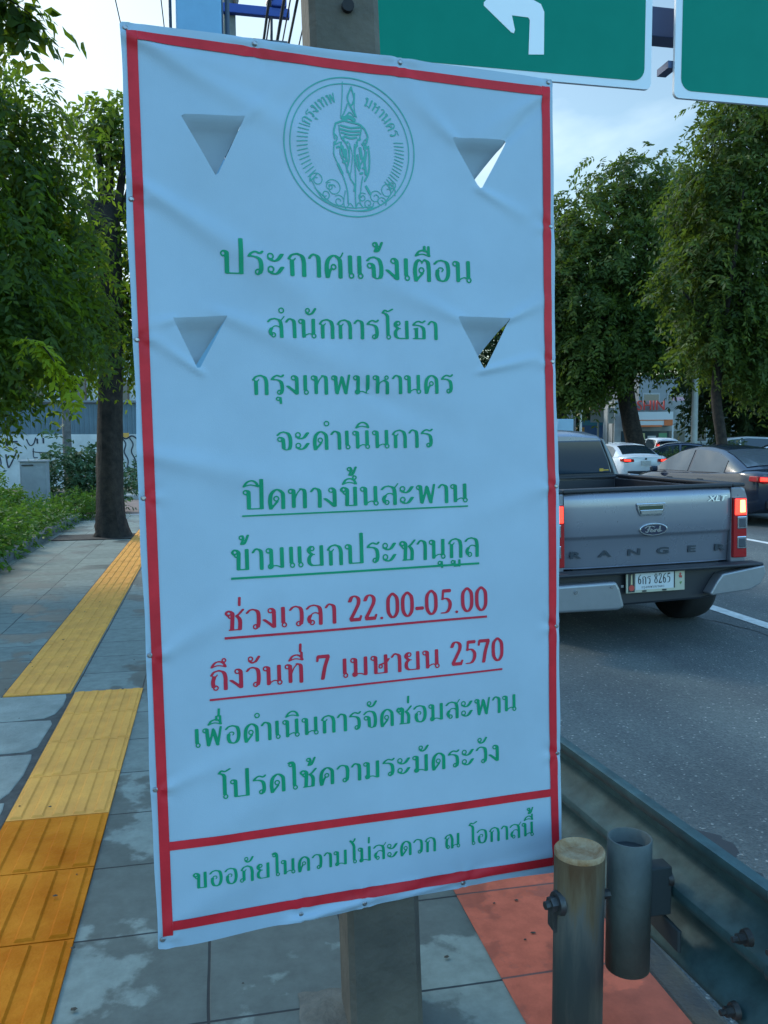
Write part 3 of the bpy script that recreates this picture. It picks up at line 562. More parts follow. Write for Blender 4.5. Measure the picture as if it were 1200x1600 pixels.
# arrow outline in metres from the panel's lower edge centre
ax = 2.93
AR = [(3.286, 5.416), (3.127, 5.403), (3.137, 5.725), (3.120, 5.748), (2.953, 5.752), (2.985, 5.62), (2.974, 5.588), (2.950, 5.592), (2.668, 5.815), (2.668, 5.845), (2.965, 6.125), (2.985, 6.115), (2.960, 5.915), (3.17, 5.915), (3.25, 5.885), (3.285, 5.815)]
road_sign(1.45, 4.44, 5.175, 7.3, 'green overhead sign with a white left turn arrow above the banner', [(x-2.945, z-5.175) for x, z in AR])
road_sign(4.70, 8.0, 5.12, 7.3, 'green overhead sign cut off by the right edge, no arrow in view', None)
def gantry():
    t = empty('sign_gantry', (12.6, 8.45, .1), label='dark steel gantry beam carrying the two green overhead signs', cat='gantry')
    gm = mat('gantry_steel', (.045, .075, .16), .5, .3)
    m_ = MB(); m_.box((-5.4, 0, 5.92), (11.2, .22, .30)); m_.build('beam', gm, t, bevel=.01)
    m_ = MB(); m_.box((-5.4, 0, 7.1), (11.2, .22, .22)); m_.build('beam', gm, t, bevel=.01)
    m_ = MB(); m_.tube([(0, 0, 0), (0, 0, 7.4)], .2, 16); m_.build('column', gm, t)
    m_ = MB(); m_.box((-7.90, -.30, 5.36), (.10, .22, .07)); m_.build('bracket', gm, t)
gantry()
# ---------------------------------------------------------------- ground, footpath, road
def paver_mat(name, c1, c2, mort, bw, bh, ox, oy, wet, wscale=1.6, wthr=.52):
    m = bpy.data.materials.new(name); m.use_nodes = True; t = m.node_tree; b = t.nodes['Principled BSDF']; N = newn(t); Lk = t.links.new
    g = N('ShaderNodeNewGeometry'); mp = N('ShaderNodeMapping'); mp.inputs['Location'].default_value = (-ox, -oy, 0); Lk(g.outputs['Position'], mp.inputs[0])
    wn = N('ShaderNodeTexNoise'); wn.inputs['Scale'].default_value = 3; wn.inputs['Detail'].default_value = 4
    ad = N('ShaderNodeVectorMath', operation='MULTIPLY_ADD'); Lk(g.outputs['Position'], wn.inputs['Vector']); Lk(wn.outputs['Color'], ad.inputs[0]); ad.inputs[1].default_value = (.012, .012, 0); Lk(mp.outputs[0], ad.inputs[2])
    br = N('ShaderNodeTexBrick'); br.offset = 0; br.squash = 1; br.inputs['Scale'].default_value = 1; br.inputs['Brick Width'].default_value = bw; br.inputs['Row Height'].default_value = bh
    br.inputs['Mortar Size'].default_value = .0045; br.inputs['Mortar Smooth'].default_value = .3; br.inputs['Color1'].default_value = (*c1, 1); br.inputs['Color2'].default_value = (*c2, 1); br.inputs['Mortar'].default_value = (*mort, 1); br.inputs['Bias'].default_value = 0
    Lk(ad.outputs[0], br.inputs['Vector'])
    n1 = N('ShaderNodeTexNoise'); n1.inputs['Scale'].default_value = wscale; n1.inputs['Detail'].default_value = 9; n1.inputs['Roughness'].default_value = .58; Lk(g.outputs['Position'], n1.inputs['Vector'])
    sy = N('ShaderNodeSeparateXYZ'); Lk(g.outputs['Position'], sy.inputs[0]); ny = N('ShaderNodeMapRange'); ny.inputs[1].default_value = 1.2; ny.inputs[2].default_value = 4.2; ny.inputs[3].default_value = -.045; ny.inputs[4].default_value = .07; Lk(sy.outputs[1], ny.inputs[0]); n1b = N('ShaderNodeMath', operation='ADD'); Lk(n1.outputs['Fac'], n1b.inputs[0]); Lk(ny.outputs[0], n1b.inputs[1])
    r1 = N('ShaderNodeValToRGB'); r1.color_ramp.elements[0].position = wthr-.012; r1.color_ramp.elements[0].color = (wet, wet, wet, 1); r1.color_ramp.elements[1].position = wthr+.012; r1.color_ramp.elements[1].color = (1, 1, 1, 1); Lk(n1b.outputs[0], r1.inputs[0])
    n2 = N('ShaderNodeTexNoise'); n2.inputs['Scale'].default_value = 14; n2.inputs['Detail'].default_value = 8; n2.inputs['Roughness'].default_value = .7; Lk(g.outputs['Position'], n2.inputs['Vector'])
    r2_ = N('ShaderNodeValToRGB'); r2_.color_ramp.elements[0].position = .3; r2_.color_ramp.elements[0].color = (.72, .72, .72, 1); r2_.color_ramp.elements[1].position = .7; r2_.color_ramp.elements[1].color = (1.1, 1.1, 1.1, 1); Lk(n2.outputs['Fac'], r2_.inputs[0])
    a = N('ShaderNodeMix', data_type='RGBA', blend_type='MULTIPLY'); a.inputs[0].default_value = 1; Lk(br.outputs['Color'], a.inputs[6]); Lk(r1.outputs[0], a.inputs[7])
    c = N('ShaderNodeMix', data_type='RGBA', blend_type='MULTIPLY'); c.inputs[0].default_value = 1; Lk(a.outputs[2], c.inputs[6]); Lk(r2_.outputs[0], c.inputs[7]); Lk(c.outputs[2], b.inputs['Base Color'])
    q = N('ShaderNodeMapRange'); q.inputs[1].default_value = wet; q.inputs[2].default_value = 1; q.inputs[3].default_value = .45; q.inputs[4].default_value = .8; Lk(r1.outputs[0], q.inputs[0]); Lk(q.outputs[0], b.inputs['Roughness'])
    u = N('ShaderNodeBump'); u.inputs['Strength'].default_value = .5; u.inputs['Distance'].default_value = .006; mm = N('ShaderNodeMath', operation='MULTIPLY_ADD'); Lk(n2.outputs['Fac'], mm.inputs[0]); mm.inputs[1].default_value = .35
    iv = N('ShaderNodeMath', operation='SUBTRACT'); iv.inputs[0].default_value = 1; Lk(br.outputs['Fac'], iv.inputs[1]); Lk(iv.outputs[0], mm.inputs[2]); Lk(mm.outputs[0], u.inputs['Height']); Lk(u.outputs[0], b.inputs['Normal']); b.inputs['Specular IOR Level'].default_value = .25
    return m
def roadz(x): return .020*(min(max(x, 1.0), 7.5)-3.5)
def struct(name, m_, m, **k): return tag(m_.build(name, m, **k), kind='structure')
m_ = MB(); m_.add([(-1500, -200, -.2), (1500, -200, -.2), (1500, 2500, -.2), (-1500, 2500, -.2)], [(0, 1, 2, 3)])
struct('ground', m_, mat('ground_earth', (.12, .11, .09), .9, vary=.4, vscale=.2))
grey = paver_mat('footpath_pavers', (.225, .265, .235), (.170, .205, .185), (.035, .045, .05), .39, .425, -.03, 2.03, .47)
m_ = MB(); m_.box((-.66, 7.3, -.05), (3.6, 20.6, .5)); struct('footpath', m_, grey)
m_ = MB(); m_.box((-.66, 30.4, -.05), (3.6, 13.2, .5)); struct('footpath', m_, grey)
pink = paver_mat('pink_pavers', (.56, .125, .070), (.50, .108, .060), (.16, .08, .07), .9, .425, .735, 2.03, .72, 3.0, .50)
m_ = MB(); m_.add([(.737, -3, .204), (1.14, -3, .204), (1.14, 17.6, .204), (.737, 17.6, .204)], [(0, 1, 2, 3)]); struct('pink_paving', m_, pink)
m_ = MB(); m_.box((1.20, 7.3, -.06), (.11, 20.6, .49)); m_.box((1.20, 30.4, -.06), (.11, 13.2, .49)); struct('kerb', m_, mat('kerb_soil', (.10, .075, .05), .95, col2=(.05, .05, .05), vscale=6, bump=.6), bevel=.02)
m_ = MB(); m_.box((-3, 20.7, -.15), (12, 6.1, .5)); struct('driveway', m_, mat('driveway_brown', (.17, .115, .095), .9, vary=.25, vscale=1.4))
m_ = MB(); m_.box((-3.2, 17.55, -.12), (6, .16, .66)); m_.box((-3.2, 23.85, -.12), (6, .18, .7)); struct('kerb', m_, mat('pale_kerb', (.34, .34, .33), .8, vary=.3, vscale=3), bevel=.02)
# tactile paving: jogged strip of ribbed tiles
def tile(m_, x0, x1, y0, y1, nb):
    g_ = .003; m_.box(((x0+x1)/2, (y0+y1)/2, .203), (x1-x0-2*g_, y1-y0-2*g_, .012))
    p = (x1-x0)/nb
    for k in range(nb):
        c = x0+p*(k+.5); w = p*.30; z0, z1 = .2085, .2160; e = .007
        m_.add([(c-w, y0+.012, z0), (c+w, y0+.012, z0), (c+w, y1-.012, z0), (c-w, y1-.012, z0), (c-w+e, y0+.012+e, z1), (c+w-e, y0+.012+e, z1), (c+w-e, y1-.012-e, z1), (c-w+e, y1-.012-e, z1)], [(4, 5, 6, 7), (0, 1, 5, 4), (1, 2, 6, 5), (2, 3, 7, 6), (3, 0, 4, 7)])
yp = mat('tactile_pale', (.80, .37, .078), .8, col2=(.66, .30, .07), vscale=5, bump=.4, bscale=70, spec=.12)
yo = mat('tactile_orange', (.42, .105, .002), .65, col2=(.58, .19, .014), vscale=3.4, bump=.35, bscale=70, spec=.06)
m_ = MB()
for k in range(-5, 7):
    y0 = 2.03+.425*k; m_.cur = 1 if k < 3 else 0; tile(m_, -.805, -.42, y0, y0+.425, 5 if k >= 3 else 4)
m_.cur = 0
for k in range(0, 30): tile(m_, -1.2, -.826, 5.01+.42*k, 5.43+.42*k, 5)
struct('tactile_path', m_, [yp, yo], smooth=False)
m_ = MB(); q = random.Random(12)
for y0, y1 in ((4.55, 4.99), (4.06, 4.53), (3.52, 4.04), (3.05, 3.50)):
    e = lambda: .012*(q.random()-.5)
    P = [(-1.25+e(), y0+e()), (-1.05+e(), y0+e()), (-.88+2*e(), y0+.01+e()), (-.845+e(), y0+.07+e()), (-.832+e(), (y0+y1)/2), (-.838+e(), y1-.07), (-.85+e(), y1-.005+e()), (-1.06+e(), y1+e()), (-1.25+e(), y1+e())]
    m_.prism(P, .17, .2065, 'z')
m_.build; m2 = MB(); m2.add([(-1.27, 3.0, .2035), (-.808, 3.0, .2035), (-.808, 5.0, .2035), (-1.27, 5.0, .2035)], [(0, 1, 2, 3)]); struct('open_joint', m2, mat('joint_dirt', (.06, .066, .062), .95, vary=.4, vscale=20))
struct('cracked_slabs', m_, mat('cracked_concrete', (.24, .275, .245), .85, vary=.3, vscale=6, bump=.4), bevel=.006)
m_ = MB(); q = random.Random(77)
for k in range(110):
    x, y = (q.uniform(-1.7, .72), 1.6+9*q.random()**1.6) if k < 80 else (q.uniform(.75, 1.1), q.uniform(1.5, 4)); r = q.uniform(.003, .009); z = .2185 if (-.81 < x < -.41 and y < 5.1) or (-1.21 < x < -.82 and y > 5) else .2075
    m_.add([(x+r*(1+.5*q.random())*math.cos(a+k), y+r*math.sin(a+k)*(.6+.7*q.random()), z) for a in (0, 1.2, 2.5, 3.8, 5.1)]+[(x, y, z+.003)], [(i, (i+1) % 5, 5) for i in range(5)])
tag(m_.build('grit', mat('grit_dark', (.05, .042, .03), .9)), 'dark specks of grit and leaf bits lying on the footpath slabs', 'grit', kind='stuff')
# road
def asphalt():
    m = bpy.data.materials.new('asphalt'); m.use_nodes = True; t = m.node_tree; b = t.nodes['Principled BSDF']; N = newn(t); Lk = t.links.new
    g = N('ShaderNodeNewGeometry'); v = N('ShaderNodeTexVoronoi'); v.inputs['Scale'].default_value = 95; Lk(g.outputs['Position'], v.inputs['Vector'])
    sr = N('ShaderNodeSeparateColor'); Lk(v.outputs['Color'], sr.inputs[0]); r = N('ShaderNodeValToRGB'); e = r.color_ramp.elements
    e[0].position = 0; e[0].color = (.052, .070, .074, 1); e[1].position = .86; e[1].color = (.092, .112, .115, 1); k = e.new(.975); k.color = (.105, .125, .125, 1); k = e.new(.999); k.color = (.30, .31, .29, 1); Lk(sr.outputs[0], r.inputs[0])
    n = N('ShaderNodeTexNoise'); n.inputs['Scale'].default_value = 1.1; n.inputs['Detail'].default_value = 6; Lk(g.outputs['Position'], n.inputs['Vector'])
    r3 = N('ShaderNodeValToRGB'); r3.color_ramp.elements[0].position = .3; r3.color_ramp.elements[0].color = (.74, .74, .74, 1); r3.color_ramp.elements[1].position = .7; r3.color_ramp.elements[1].color = (1.15, 1.12, 1.08, 1); Lk(n.outputs['Fac'], r3.inputs[0])
    a = N('ShaderNodeMix', data_type='RGBA', blend_type='MULTIPLY'); a.inputs[0].default_value = 1; Lk(r.outputs[0], a.inputs[6]); Lk(r3.outputs[0], a.inputs[7])
    mq = N('ShaderNodeMapping'); mq.inputs['Scale'].default_value = (1.7, .10, 1); Lk(g.outputs['Position'], mq.inputs[0]); nq = N('ShaderNodeTexNoise'); nq.inputs['Scale'].default_value = 1; nq.inputs['Detail'].default_value = 4; Lk(mq.outputs[0], nq.inputs['Vector'])     # worn wheel tracks along the lanes
    rq = N('ShaderNodeValToRGB'); rq.color_ramp.elements[0].position = .38; rq.color_ramp.elements[0].color = (.78, .78, .80, 1); rq.color_ramp.elements[1].position = .62; rq.color_ramp.elements[1].color = (1.12, 1.1, 1.06, 1); Lk(nq.outputs['Fac'], rq.inputs[0])
    a2 = N('ShaderNodeMix', data_type='RGBA', blend_type='MULTIPLY'); a2.inputs[0].default_value = 1; Lk(a.outputs[2], a2.inputs[6]); Lk(rq.outputs[0], a2.inputs[7]); Lk(a2.outputs[2], b.inputs['Base Color'])
    u = N('ShaderNodeBump'); u.inputs['Strength'].default_value = .7; u.inputs['Distance'].default_value = .006; Lk(v.outputs['Distance'], u.inputs['Height']); Lk(u.outputs[0], b.inputs['Normal']); b.inputs['Roughness'].default_value = .78
    return m
ASP = asphalt()
m_ = MB(); xs = [1.2, 3.5, 6, 7.5, 14, 30, 90]
m_.grid(lambda x, y: (x, y, roadz(x)), xs, [-20, 0, 20, 60, 200, 400]); struct('road', m_, ASP)
m_ = MB()
def mark(x0, x1, y0, y1): m_.grid(lambda x, y: (x, y, roadz(x)+.004), (x0, x1), np.linspace(y0, y1, 3))
mark(4.66, 4.80, 6.05, 9.2); mark(4.66, 4.80, 15, 18.2); mark(4.66, 4.80, 24, 27); mark(4.66, 4.80, -3.5, -.5)
for k in range(6): mark(8.17, 8.31, 10.6+9*k, 13.9+9*k)
struct('lane_marking', m_, mat('road_paint', (.62, .63, .60), .7, vary=.3, vscale=14))
m_ = MB()
for cx, cy, w, l, s in ((1.95, 2.98, .12, .13, 1), (1.95, 2.68, .075, .16, 5), (1.13+.5, 3.75, .07, .1, 8)):
    q = random.Random(s); n = 26; m_.add([(cx, cy, roadz(cx)+.004)]+[(cx+w*math.cos(6.283*k/n)*(1+.35*math.sin(3*k+s)*q.random()+.2*q.random()), cy+l*math.sin(6.283*k/n)*(1+.4*q.random()), roadz(cx)+.004) for k in range(n)], [(0, 1+k, 1+(k+1) % n) for k in range(n)])
struct('oil_stain', m_, mat('oil_dark', (.018, .022, .026), .5))
m_ = MB(); q = random.Random(3); y = 4.2; pts = []
while y < 9: pts.append((4.35+.25*math.sin(y*1.3)+.05*q.random()-(y-4.2)*.06, y)); y += .12
m_.add([(x+d, y, roadz(x)+.003) for x, y in pts for d in (-.006-.004*math.sin(9*y), .006)], [(2*i, 2*i+1, 2*i+3, 2*i+2) for i in range(len(pts)-1)]); struct('road_crack', m_, mat('crack_dark', (.015, .017, .02), .9))

# ---------------------------------------------------------------- foliage
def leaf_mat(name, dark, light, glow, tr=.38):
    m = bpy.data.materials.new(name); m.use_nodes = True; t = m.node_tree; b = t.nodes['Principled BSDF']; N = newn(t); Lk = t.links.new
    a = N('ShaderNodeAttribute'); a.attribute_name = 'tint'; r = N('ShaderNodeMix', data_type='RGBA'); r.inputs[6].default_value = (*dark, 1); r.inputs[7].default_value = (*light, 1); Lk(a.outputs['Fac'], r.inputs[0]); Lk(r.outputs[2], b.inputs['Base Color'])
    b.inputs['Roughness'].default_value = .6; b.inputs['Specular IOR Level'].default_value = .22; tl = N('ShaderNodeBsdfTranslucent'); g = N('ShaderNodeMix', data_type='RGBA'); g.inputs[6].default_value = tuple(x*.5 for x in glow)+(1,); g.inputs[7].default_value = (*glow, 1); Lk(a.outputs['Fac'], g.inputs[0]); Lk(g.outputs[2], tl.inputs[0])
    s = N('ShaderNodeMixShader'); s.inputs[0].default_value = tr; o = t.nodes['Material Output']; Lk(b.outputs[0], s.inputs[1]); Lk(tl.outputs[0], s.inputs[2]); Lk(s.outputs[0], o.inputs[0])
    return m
L_TREE = leaf_mat('street_tree_leaf', (.004, .014, .003), (.040, .082, .010), (.34, .50, .03))
L_SPRAY = leaf_mat('backlit_spray_leaf', (.13, .19, .010), (.20, .27, .012), (.48, .56, .02), .45)  # leaf colour brightened to imitate sun coming through the spray
L_BIG = leaf_mat('dark_tree_leaf', (.010, .030, .008), (.062, .105, .018), (.20, .30, .03), .34)
L_DARK = leaf_mat('deep_tree_leaf', (.012, .032, .014), (.032, .066, .020), (.06, .12, .03), .25)
L_HEDGE = leaf_mat('hedge_leaf', (.028, .085, .014), (.085, .19, .022), (.16, .30, .03), .3)
L_SHRUB = leaf_mat('shrub_leaf', (.024, .065, .030), (.080, .150, .075), (.08, .16, .05), .25)
BARK = mat('bark', (.036, .028, .022), .95, col2=(.012, .010, .009), vscale=9, bump=1., bscale=30)
def norm(a): return a/np.maximum(np.linalg.norm(a, axis=1, keepdims=True), 1e-6)
def foliage(name, P, D, Ln, per, ll, lw, droop, m, parent, seed=1, tint=None):
    """leafy sprays: from each point a rachis with leaflets left and right of it"""
    g = np.random.default_rng(seed); n = len(P); D = norm(D)
    upv = np.array([0, 0, 1.])+.5*g.normal(size=(n, 3)); side = norm(np.cross(D, upv)); base_t = g.random(n) if tint is None else tint
    VV = []; TT = []
    for j in range(per):
        t = (j+.6)/per
        for sg in (-1, 1):
            pos = P+D*(Ln*t)[:, None]; pos[:, 2] -= droop*Ln*t*t
            tan = D.copy(); tan[:, 2] -= 2*droop*t; tan = norm(tan)
            d = norm(side*sg*(.95+.2*g.normal(size=(n, 1)))+tan*.55+.22*g.normal(size=(n, 3))+np.array([0, 0, -.25]))
            w = norm(np.cross(d, norm(np.cross(tan, side))+.55*g.normal(size=(n, 3))))
            s = (.55+.85*g.random((n, 1)))*(1-.35*abs(t-.5)); l = ll*s; ww = lw*s
            VV.append(np.stack([pos, pos+d*l*.45+w*ww*.5, pos+d*l+np.array([0, 0, -.06*ll]), pos+d*l*.45-w*ww*.5], 1)); TT.append(np.clip(base_t*.7+.3*g.random(n), 0, 1))
    V = np.concatenate(VV).reshape(-1, 3); F = np.arange(len(V)).reshape(-1, 4); me = np_mesh(name, V, F)
    at = me.attributes.new('tint', 'FLOAT', 'FACE'); at.data.foreach_set('value', np.concatenate(TT).astype(np.float32))
    return link(name, me, m, parent)
def sprays(clumps, g, inner=.35, down=.35):
    """clumps: (x, y, z, rx, ry, rz, count)"""
    P = []; D = []; T = []
    for x, y, z, rx, ry, rz, c in clumps:
        v = norm(g.normal(size=(c, 3))); r = inner+(1-inner)*g.random((c, 1))**.6; lump = 1+.22*np.sin(5*v[:, :1]+x)+.18*np.sin(7*v[:, 2:]+y)+.15*np.sin(6*v[:, 1:2]+z)
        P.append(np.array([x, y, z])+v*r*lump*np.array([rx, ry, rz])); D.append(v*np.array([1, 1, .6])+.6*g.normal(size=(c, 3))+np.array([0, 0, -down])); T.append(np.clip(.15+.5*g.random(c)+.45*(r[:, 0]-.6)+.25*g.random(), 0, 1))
    return np.concatenate(P), np.concatenate(D), np.concatenate(T)
def limbs(m_, base, ends, r, g, bend=.25):
    base = np.array(base, float)
    for e in ends:
        e = np.array(e, float); k = 7; off = g.normal(size=3)*bend; L_ = np.linalg.norm(e-base)
        pts = [base+(e-base)*t+off*math.sin(math.pi*t)*L_*.35+np.array([0, 0, .12*L_*math.sin(math.pi*t)]) for t in np.linspace(0, 1, k)]
        m_.tube(pts, [r*(1-.8*t) for t in np.linspace(0, 1, k)], 7)
def gnarly(m_, pts, rs, g, n=20, sub=5):
    P = spline(pts, sub); Rr = np.interp(np.linspace(0, 1, len(P)), np.linspace(0, 1, len(rs)), rs); secs = []
    ph = g.random(4)*6
    for i, p in enumerate(P): secs.append([(p[0]+Rr[i]*math.cos(a)*(1+.07*math.sin(3*a+ph[0]+p[2]*1.4)+.05*math.sin(7*a+ph[1]+p[2]*3)+.03*g.normal()), p[1]+Rr[i]*math.sin(a)*(1+.07*math.sin(3*a+ph[0]+p[2]*1.4)+.05*math.sin(7*a+ph[1])), p[2]) for a in np.linspace(0, 2*math.pi, n, endpoint=False)])
    o = m_.smooth; m_.smooth = True; m_.loft(secs); m_.smooth = o
def tree(name, label, group, trunk, rads, ends, clumps, lm, per, ll, lw, Ls, droop, seed, br=.10, down=.35, cat='tree', inner=.35):
    g = np.random.default_rng(seed); b = trunk[0]
    t = empty(name, tuple(b), label=label, cat=cat, group=group); o = np.array(b)
    m_ = MB(); gnarly(m_, [np.array(p)-o for p in trunk], rads, g); limbs(m_, np.array(trunk[-1])-o-np.array([0, 0, .2]), [np.array(e)-o for e in ends], br, g)
    m_.build('trunk', BARK, t)
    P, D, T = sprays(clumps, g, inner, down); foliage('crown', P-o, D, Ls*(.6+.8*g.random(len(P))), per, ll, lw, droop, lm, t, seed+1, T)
    return t
# pruned street tree in the footpath pit
def street_tree():
    g = np.random.default_rng(21); b = np.array((-1.50, 13.45, .2)); t = empty('street_tree', tuple(b), label='street tree with a dark bare trunk standing in the footpath tree pit', cat='tree')
    m_ = MB(); gnarly(m_, [(.02, 0, -.05), (.0, 0, .08), (-.03, 0, .5), (-.02, 0, 1.6), (.05, 0, 2.8), (.08, 0, 3.9), (.06, 0, 4.7), (.05, 0, 5.0)], [.34, .26, .20, .185, .175, .17, .20, .12], g, 22, 6)
    for e, r in (((-.20, .1, 5.05), .15), ((-.27, 0, 4.70), .16)): m_.tube([(.03, 0, 4.45), ((e[0])*.6, 0, e[2]-.12), e], [.17, r, r*.8], 9)
    for e in ((-.10, 0, 6.25), (.15, .1, 6.45), (.40, -.1, 6.2), (.62, .1, 6.1)): limbs(m_, (.04+e[0]*.35, 0, 4.8), [e], .075, g, .08)
    m_.build('trunk', BARK, t)
    C = [(-.10, 0, 6.2, .28, .35, .25, 40), (.42, 0, 6.25, .35, .4, .3, 60), (.0, 0, 5.75, .4, .5, .3, 22), (.25, 0, 6.3, .5, .6, .30, 60), (.0, .1, 4.3, .55, .6, .5, 50), (.5, .0, 5.0, .25, .5, .4, 26), (.5, .2, 4.2, .35, .5, .5, 90), (.5, .2, 3.4, .4, .5, .5, 110), (-.35, .2, 3.6, .5, .6, .6, 140), (-.3, .1, 4.6, .25, .4, .4, 30), (.9, .2, 5.6, .5, .7, .7, 90), (1.3, .4, 4.5, .8, .8, .9, 200), (-.5, .3, 2.95, .35, .5, .25, 50), (.35, .3, 2.95, .3, .4, .3, 40)]
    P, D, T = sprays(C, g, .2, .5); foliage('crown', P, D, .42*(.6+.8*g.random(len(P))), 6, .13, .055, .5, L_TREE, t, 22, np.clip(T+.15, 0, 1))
    m_ = MB(); m_.box((-.28, -.02, .006), (1.15, .74, .012)); tag(struct('tree_pit', m_, mat('pit_soil', (.030, .027, .024), .95, vary=.5, vscale=12, bump=.8))).location = tuple(b)
street_tree()
# leaning big tree in the planting strip: hanging compound leaves over the path
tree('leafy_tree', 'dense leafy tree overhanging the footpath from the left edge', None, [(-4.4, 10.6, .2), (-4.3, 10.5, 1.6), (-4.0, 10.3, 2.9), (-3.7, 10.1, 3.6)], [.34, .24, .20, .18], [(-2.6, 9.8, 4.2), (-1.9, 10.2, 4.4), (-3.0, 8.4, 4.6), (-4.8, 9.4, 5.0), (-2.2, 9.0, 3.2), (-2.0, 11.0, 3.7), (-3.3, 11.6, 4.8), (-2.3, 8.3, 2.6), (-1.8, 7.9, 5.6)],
     [(-2.7, 9.6, 4.55, .85, .9, .45, 260), (-2.0, 10.2, 4.55, .55, .7, .45, 150), (-3.3, 8.7, 4.5, .9, .9, .55, 260), (-2.5, 9.2, 3.7, .9, .9, .6, 360), (-1.95, 10.4, 3.7, .6, .7, .6, 220), (-3.0, 9.6, 3.2, 1.0, 1., .65, 420), (-2.2, 9.6, 2.95, .75, .8, .5, 330), (-2.65, 8.7, 2.6, .6, .7, .45, 230), (-3.0, 9.2, 2.25, .75, .9, .40, 260), (-1.75, 10.9, 3.0, .42, .6, .45, 130), (-2.35, 9.5, 2.28, .42, .5, .28, 80), (-4.4, 9.8, 4.2, 1.3, 1.3, 1.1, 420), (-4.2, 9.8, 2.8, 1.1, 1.2, .8, 300), (-1.42, 10.5, 4.15, .25, .3, .3, 26), (-1.85, 10.7, 4.1, .45, .5, .5, 150), (-1.60, 11.2, 3.4, .40, .5, .5, 140), (-2.6, 10.2, 2.75, .7, .6, .5, 220), (-3.0, 8.6, 3.4, .7, .8, .7, 260), (-4.3, 8.6, 5.8, 1.5, 1.6, 1.0, 420), (-4.0, 6.8, 5.4, 1.3, 1.4, 1.0, 380), (-3.6, 10.4, 5.2, .9, 1.0, .6, 260), (-3.2, 7.4, 3.6, .7, .9, .7, 240), (-2.75, 9.3, 3.4, .8, .9, .8, 300), (-2.2, 10.1, 3.3, .6, .7, .6, 220), (-1.95, 10.0, 5.15, .48, .6, .42, 130), (-2.6, 9.6, 5.45, .65, .7, .40, 170), (-1.62, 10.3, 4.75, .28, .4, .35, 60)],  # high clumps furthest left are unseen, added to shade the leaves below
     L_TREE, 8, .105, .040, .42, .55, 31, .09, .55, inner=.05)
def branch(label, pts, seed, tint, group=None, lm=None, ll=.12, per_pt=3, ln=.30):
    g = np.random.default_rng(seed); P = spline(pts, 8); b = P[0]; t = empty('hanging_branch', tuple(b), label=label, cat='branch', group=group)
    m_ = MB(); m_.tube([p-b for p in P], [.012*(1-.7*k/len(P)) for k in range(len(P))], 6); m_.build('stem', BARK, t)
    Q = np.array([P[i]-b for i in range(2, len(P)) for _ in range(per_pt)]); D = g.normal(size=Q.shape)*.7+np.array([.35, 0, -.6]); foliage('leaves', Q, D, ln*(.7+.6*g.random(len(Q))), 6, ll, ll*.46, .4, lm or L_TREE, t, seed, np.full(len(Q), tint))
branch('bright yellow green leaf spray hanging down beside the street tree trunk', [(-1.62, 8.2, 2.60), (-1.50, 8.15, 2.56), (-1.40, 8.1, 2.44), (-1.31, 8.1, 2.28), (-1.22, 8.1, 2.10)], 41, 1.0, lm=L_SPRAY, ll=.085, per_pt=1, ln=.17)
branch('feathery branch reaching into the sky at the upper left corner', [(-2.6, 7.0, 5.0), (-1.9, 6.9, 5.05), (-1.5, 6.8, 4.95), (-1.22, 6.8, 4.80)], 42, .35)
branch('topmost leafy twig cut off by the upper left corner', [(-2.4, 6.6, 5.35), (-1.8, 6.6, 5.45), (-1.45, 6.6, 5.40), (-1.32, 6.6, 5.28)], 43, .3)
# planting strip
m_ = MB(); m_.box((-6.2, 10.4, .0), (7.2, 13.4, .46)); struct('planting_bed', m_, mat('soil', (.045, .035, .025), .95, vary=.4, vscale=5, bump=.6))
m_ = MB(); m_.box((-2.53, 10.4, .1), (.15, 13.6, .46)); struct('planter_kerb', m_, mat('old_kerb', (.17, .185, .18), .9, vary=.35, vscale=5, bump=.4), bevel=.02)
def hedge(label, C, seed, lm, ll, lw, kind=None, cat='hedge', name='hedge', Ls=.22, dn=-.6, group=None):
    g = np.random.default_rng(seed); b = np.array((C[0][0], C[0][1], .2)); P, D, T = sprays(C, g, .35, dn); P[:, 2] = np.maximum(P[:, 2], .25)
    o = foliage(name, P-b, D, Ls*(.6+.8*g.random(len(P))), 4, ll, lw, .25, lm, None, seed, T); o.location = tuple(b); return tag(o, label, cat, group, kind)
hedge('bright green low hedge along the planter kerb on the left', [(-3.1-.05*k, 7.4+.62*k, .45, .52, .55, .42+.10*math.sin(k), 330) for k in range(15)]+[(-2.75, 7.6+.9*k, .36, .26, .5, .24, 120) for k in range(11)], 51, L_HEDGE, .085, .036)
hedge('bigger dark green shrub between the cabinet and the grey post', [(-3.1, 19.2, .9, .75, .6, .75, 420), (-2.6, 19.5, .8, .5, .5, .62, 260), (-2.2, 19.4, .55, .35, .4, .4, 130)], 52, L_SHRUB, .13, .05, cat='shrub', name='shrub')
hedge('small shrub in front of the graffiti right of the tree trunk', [(-1.75, 27.2, .6, .6, .5, .45, 200), (-2.2, 27.4, .55, .6, .5, .4, 180)], 53, L_SHRUB, .12, .05, cat='shrub', name='shrub')
hedge('thin pale green weed left of the grey cabinet', [(-4.2, 17.2, .75, .30, .3, .5, 60)], 54, L_SHRUB, .10, .045, cat='plant', name='weed', dn=-1)
hedge('ragged grass tuft beside the driveway entrance', [(-2.15, 17.2, .34, .30, .35, .22, 120), (-2.4, 16.8, .4, .3, .4, .3, 120)], 55, L_HEDGE, .12, .02, cat='plant', name='grass_tuft', dn=-1)
